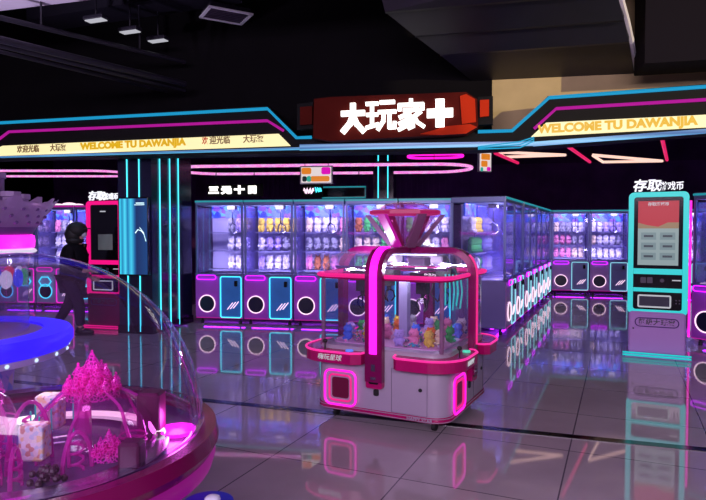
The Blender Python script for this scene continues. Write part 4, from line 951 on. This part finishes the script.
for rr, zt, h in ((.40, 1.60, .26), (.28, 1.70, .30), (.14, 1.80, .36)):
    b = MB(); nn = 10
    b.lathe([(rr, 1.50), (rr, zt)], 40)
    for k in range(nn):
        a = 2 * PI * k / nn; b.lathe([(.04, zt - .08), (.04, zt + h * .3), (.05, zt + h * .32), (.05, zt + h * .42), (.035, zt + h * .42), (.03, zt + h * .36)], 8, (rr * math.cos(a), rr * math.sin(a), 0))
    b.build('castle_tier', 'crownclear', cr, True)
bumps = RBm = MB()
for row in range(3):
    for k in range(30):
        a = 2 * PI * (k + .5 * row) / 30; bumps.ball(((.490 + row * .022) * math.cos(a), (.490 + row * .022) * math.sin(a), 1.545 + row * .035), (.016, .016, .010), 6, 5)
tag(bumps.build('crown_studs', mat('plum_stud', (95, 70, 120), .3), cr), None, None, None, 'stuff')
LC = [('blue', (40, 80, 255)), ('green', (40, 190, 90)), ('magenta', (235, 30, 190)), ('white', (240, 240, 245)), ('red', (230, 30, 60))]
for i in range(24):
    cn, cv = LC[i % 5]; a = 2 * PI * i / 24 + .1; c_, s_ = math.cos(a), math.sin(a)
    b = MB(); b.tube([(.41 * c_ - s_ * .024 * math.cos(t) , .41 * s_ + c_ * .024 * math.cos(t), 1.245 + .036 * math.sin(t)) for t in [2 * PI * j / 12 for j in range(12)]], .015, 6, closed=True)
    b.build('coloured_loop', glow('loop_' + cn, cv, .8), cr, True)
MB().lathe([(.56, .875), (.36, .80), (.33, .52)], 48).build('lower_drum', poster_mat('lower_candy_print', [(120, 80, 160), (160, 110, 190), (90, 90, 180), (190, 140, 150)], 10, .1), cr, True)
MB().lathe([(.30, .52), (.50, .50), (.53, .47), (.53, .44), (.50, .43)], 64).build('lower_ring', mat('violet_ring', (130, 110, 190), .3), cr, True)
MB().lathe([(.532, .475), (.538, .46), (.532, .445)], 64).build('blue_dot_line', 'bluedot', cr, True)
MB().lathe([(.50, .43), (.52, .3), (.56, .06), (.56, 0)], 64, cap=True).build('skirt', mat('lilac_skirt', (150, 120, 190), .35), cr, True)
lamp('carousel_lamp', 'POINT', (.0, -.38, 1.30), 3, (.95, .8, 1), .05, parent=cr)
sp = thing('toy_spider', 'small black spindly toy lying on the blue ring tray', 'toy', (-2.22 + .40, 3.2 - .38, .966))
b = MB(); b.ball((0, 0, .03), (.035, .03, .02)); b.ball((.04, -.01, .03), (.02, .018, .014)); b.build('body', 'rubber', sp, True)
for k in range(6):
    a = -.9 + k * .9; c_, s_ = math.cos(a), math.sin(a); MB().tube([(0, 0, .035), (.05 * c_, .05 * s_, .055), (.085 * c_, .085 * s_, .004)], .005, 5).build('leg', 'rubber', sp)

# ================================================================ WALKING PERSON
def skin(name, chain, edges, m, parent, root=0, sub=2):
    me = bpy.data.meshes.new(name); me.from_pydata([c[0] for c in chain], edges, [])
    o = bpy.data.objects.new(name, me); COL.objects.link(o)
    md = o.modifiers.new('s', 'SKIN'); md.use_smooth_shade = True
    sk = me.skin_vertices[0].data if me.skin_vertices else None
    if sk is None:
        o.data.attributes  # layer comes with the modifier
    for i, c in enumerate(chain):
        r = c[1]; sk[i].radius = (r, r) if not hasattr(r, '__len__') else r
    sk[root].use_root = True
    s2 = o.modifiers.new('u', 'SUBSURF'); s2.levels = sub; s2.render_levels = sub
    bpy.context.view_layer.update()
    me2 = bpy.data.meshes.new_from_object(o.evaluated_get(bpy.context.evaluated_depsgraph_get()))
    bpy.data.objects.remove(o); me2.name = name
    me2.materials.clear(); me2.materials.append(M[m])
    for p in me2.polygons: p.use_smooth = True
    r = bpy.data.objects.new(name, me2); COL.objects.link(r); r.parent = parent; return r
pp = at_z(72, 334, 0)
pr = thing('person', 'person in black coat and cap striding towards the pink kiosk', 'person', (pp.x, pp.y, 0))
# local x = to the right in the photo; leaning forward to the right
hip = (.02, 0, .83); chest = (.07, 0, 1.17); neck = (.10, 0, 1.33); head = (.13, 0, 1.46)
body = [(hip, .11), ((.04, 0, 1.0), .12), (chest, .125), (neck, .055), ((.12, 0, 1.40), .06), ((.13, 0, 1.50), .085),
        ((.01, -.09, .80), .085), ((.16, -.10, .46), .06), ((.17, -.10, .09), .04), ((.27, -.10, .04), .032),
        ((.0, .09, .80), .085), ((-.06, .09, .46), .06), ((-.27, .09, .12), .04), ((-.20, .09, .035), .03),
        ((.06, -.19, 1.25), .055), ((.10, -.23, 1.0), .042), ((.30, -.20, .93), .034), ((.37, -.19, .94), .026),
        ((.06, .19, 1.25), .055), ((.0, .22, 1.0), .042), ((.16, .2, .84), .034), ((.22, .2, .80), .026)]
ed_ = [(0, 1), (1, 2), (2, 3), (3, 4), (4, 5), (0, 6), (6, 7), (7, 8), (8, 9), (0, 10), (10, 11), (11, 12), (12, 13), (2, 14), (14, 15), (15, 16), (16, 17), (2, 18), (18, 19), (19, 20), (20, 21)]
bd_ = skin('body', body, ed_, 'skin', pr)
coat = [((.02, 0, .72), (.2, .18)), ((.03, 0, .86), (.2, .19)), ((.04, 0, 1.0), (.2, .19)), (chest, (.2, .19)), ((.08, 0, 1.29), (.15, .14)), ((.10, 0, 1.34), (.07, .07)),
        ((.06, -.19, 1.25), .085), ((.10, -.235, 1.0), .07), ((.28, -.20, .935), .052), ((.06, .19, 1.25), .085), ((.0, .225, 1.0), .07), ((.15, .2, .85), .052)]
skin('coat', coat, [(0, 1), (1, 2), (2, 3), (3, 4), (4, 5), (3, 6), (6, 7), (7, 8), (3, 9), (9, 10), (10, 11)], 'coat', pr, 2)
skin('trousers', [((.02, 0, .80), .15), ((.01, -.09, .76), .11), ((.16, -.10, .46), .085), ((.17, -.10, .12), .065), ((.0, .09, .76), .11), ((-.06, .09, .46), .085), ((-.26, .09, .15), .065)], [(0, 1), (1, 2), (2, 3), (0, 4), (4, 5), (5, 6)], 'trousers', pr)
for (x, y, z, rz_) in ((.17, -.10, .0, 0), (-.30, .09, .02, .0)):
    b = MB(); b.ball((x + .06, y, .05 + z), (.14, .048, .045)); b.ball((x, y, .085 + z), (.06, .045, .055)); b.box(x + .055, y, .012 + z, .24, .085, .022); b.build('shoe', 'rubber', pr, True)
b = MB(); b.ball((.095, 0, 1.515), (.145, .135, .12)); b.ball((.05, 0, 1.45), (.125, .135, .14)); b.ball((.06, 0, 1.36), (.12, .14, .07)); b.box(.23, 0, 1.535, .1, .13, .014); b.build('cap_and_hair', 'hair', pr, True)
b = MB(); b.ball((.19, 0, 1.455), (.045, .06, .05)); b.build('face_mask', 'mask', pr, True)
b = MB()
for s in (-1, 1): b.ball((.203, s * .03, 1.508), (.008, .012, .006), 8, 6)
b.build('eyes', 'rubber', pr)
for (x, y, z) in ((.39, -.19, .94), (.24, .2, .79)):
    b = MB(); b.ball((x, y, z), (.045, .02, .035))
    for k in range(4): b.tube([(x + .03, y - .01 + .0, z + .022 - k * .016), (x + .075, y - .012, z + .018 - k * .016), (x + .095 - .006 * k, y + .01, z + .008 - k * .015)], [.009, .008, .006], 6)
    b.tube([(x, y - .015, z + .025), (x + .03, y - .035, z + .04), (x + .055, y - .035, z + .035)], [.011, .009, .007], 6)
    b.build('hand', 'skin', pr, True)
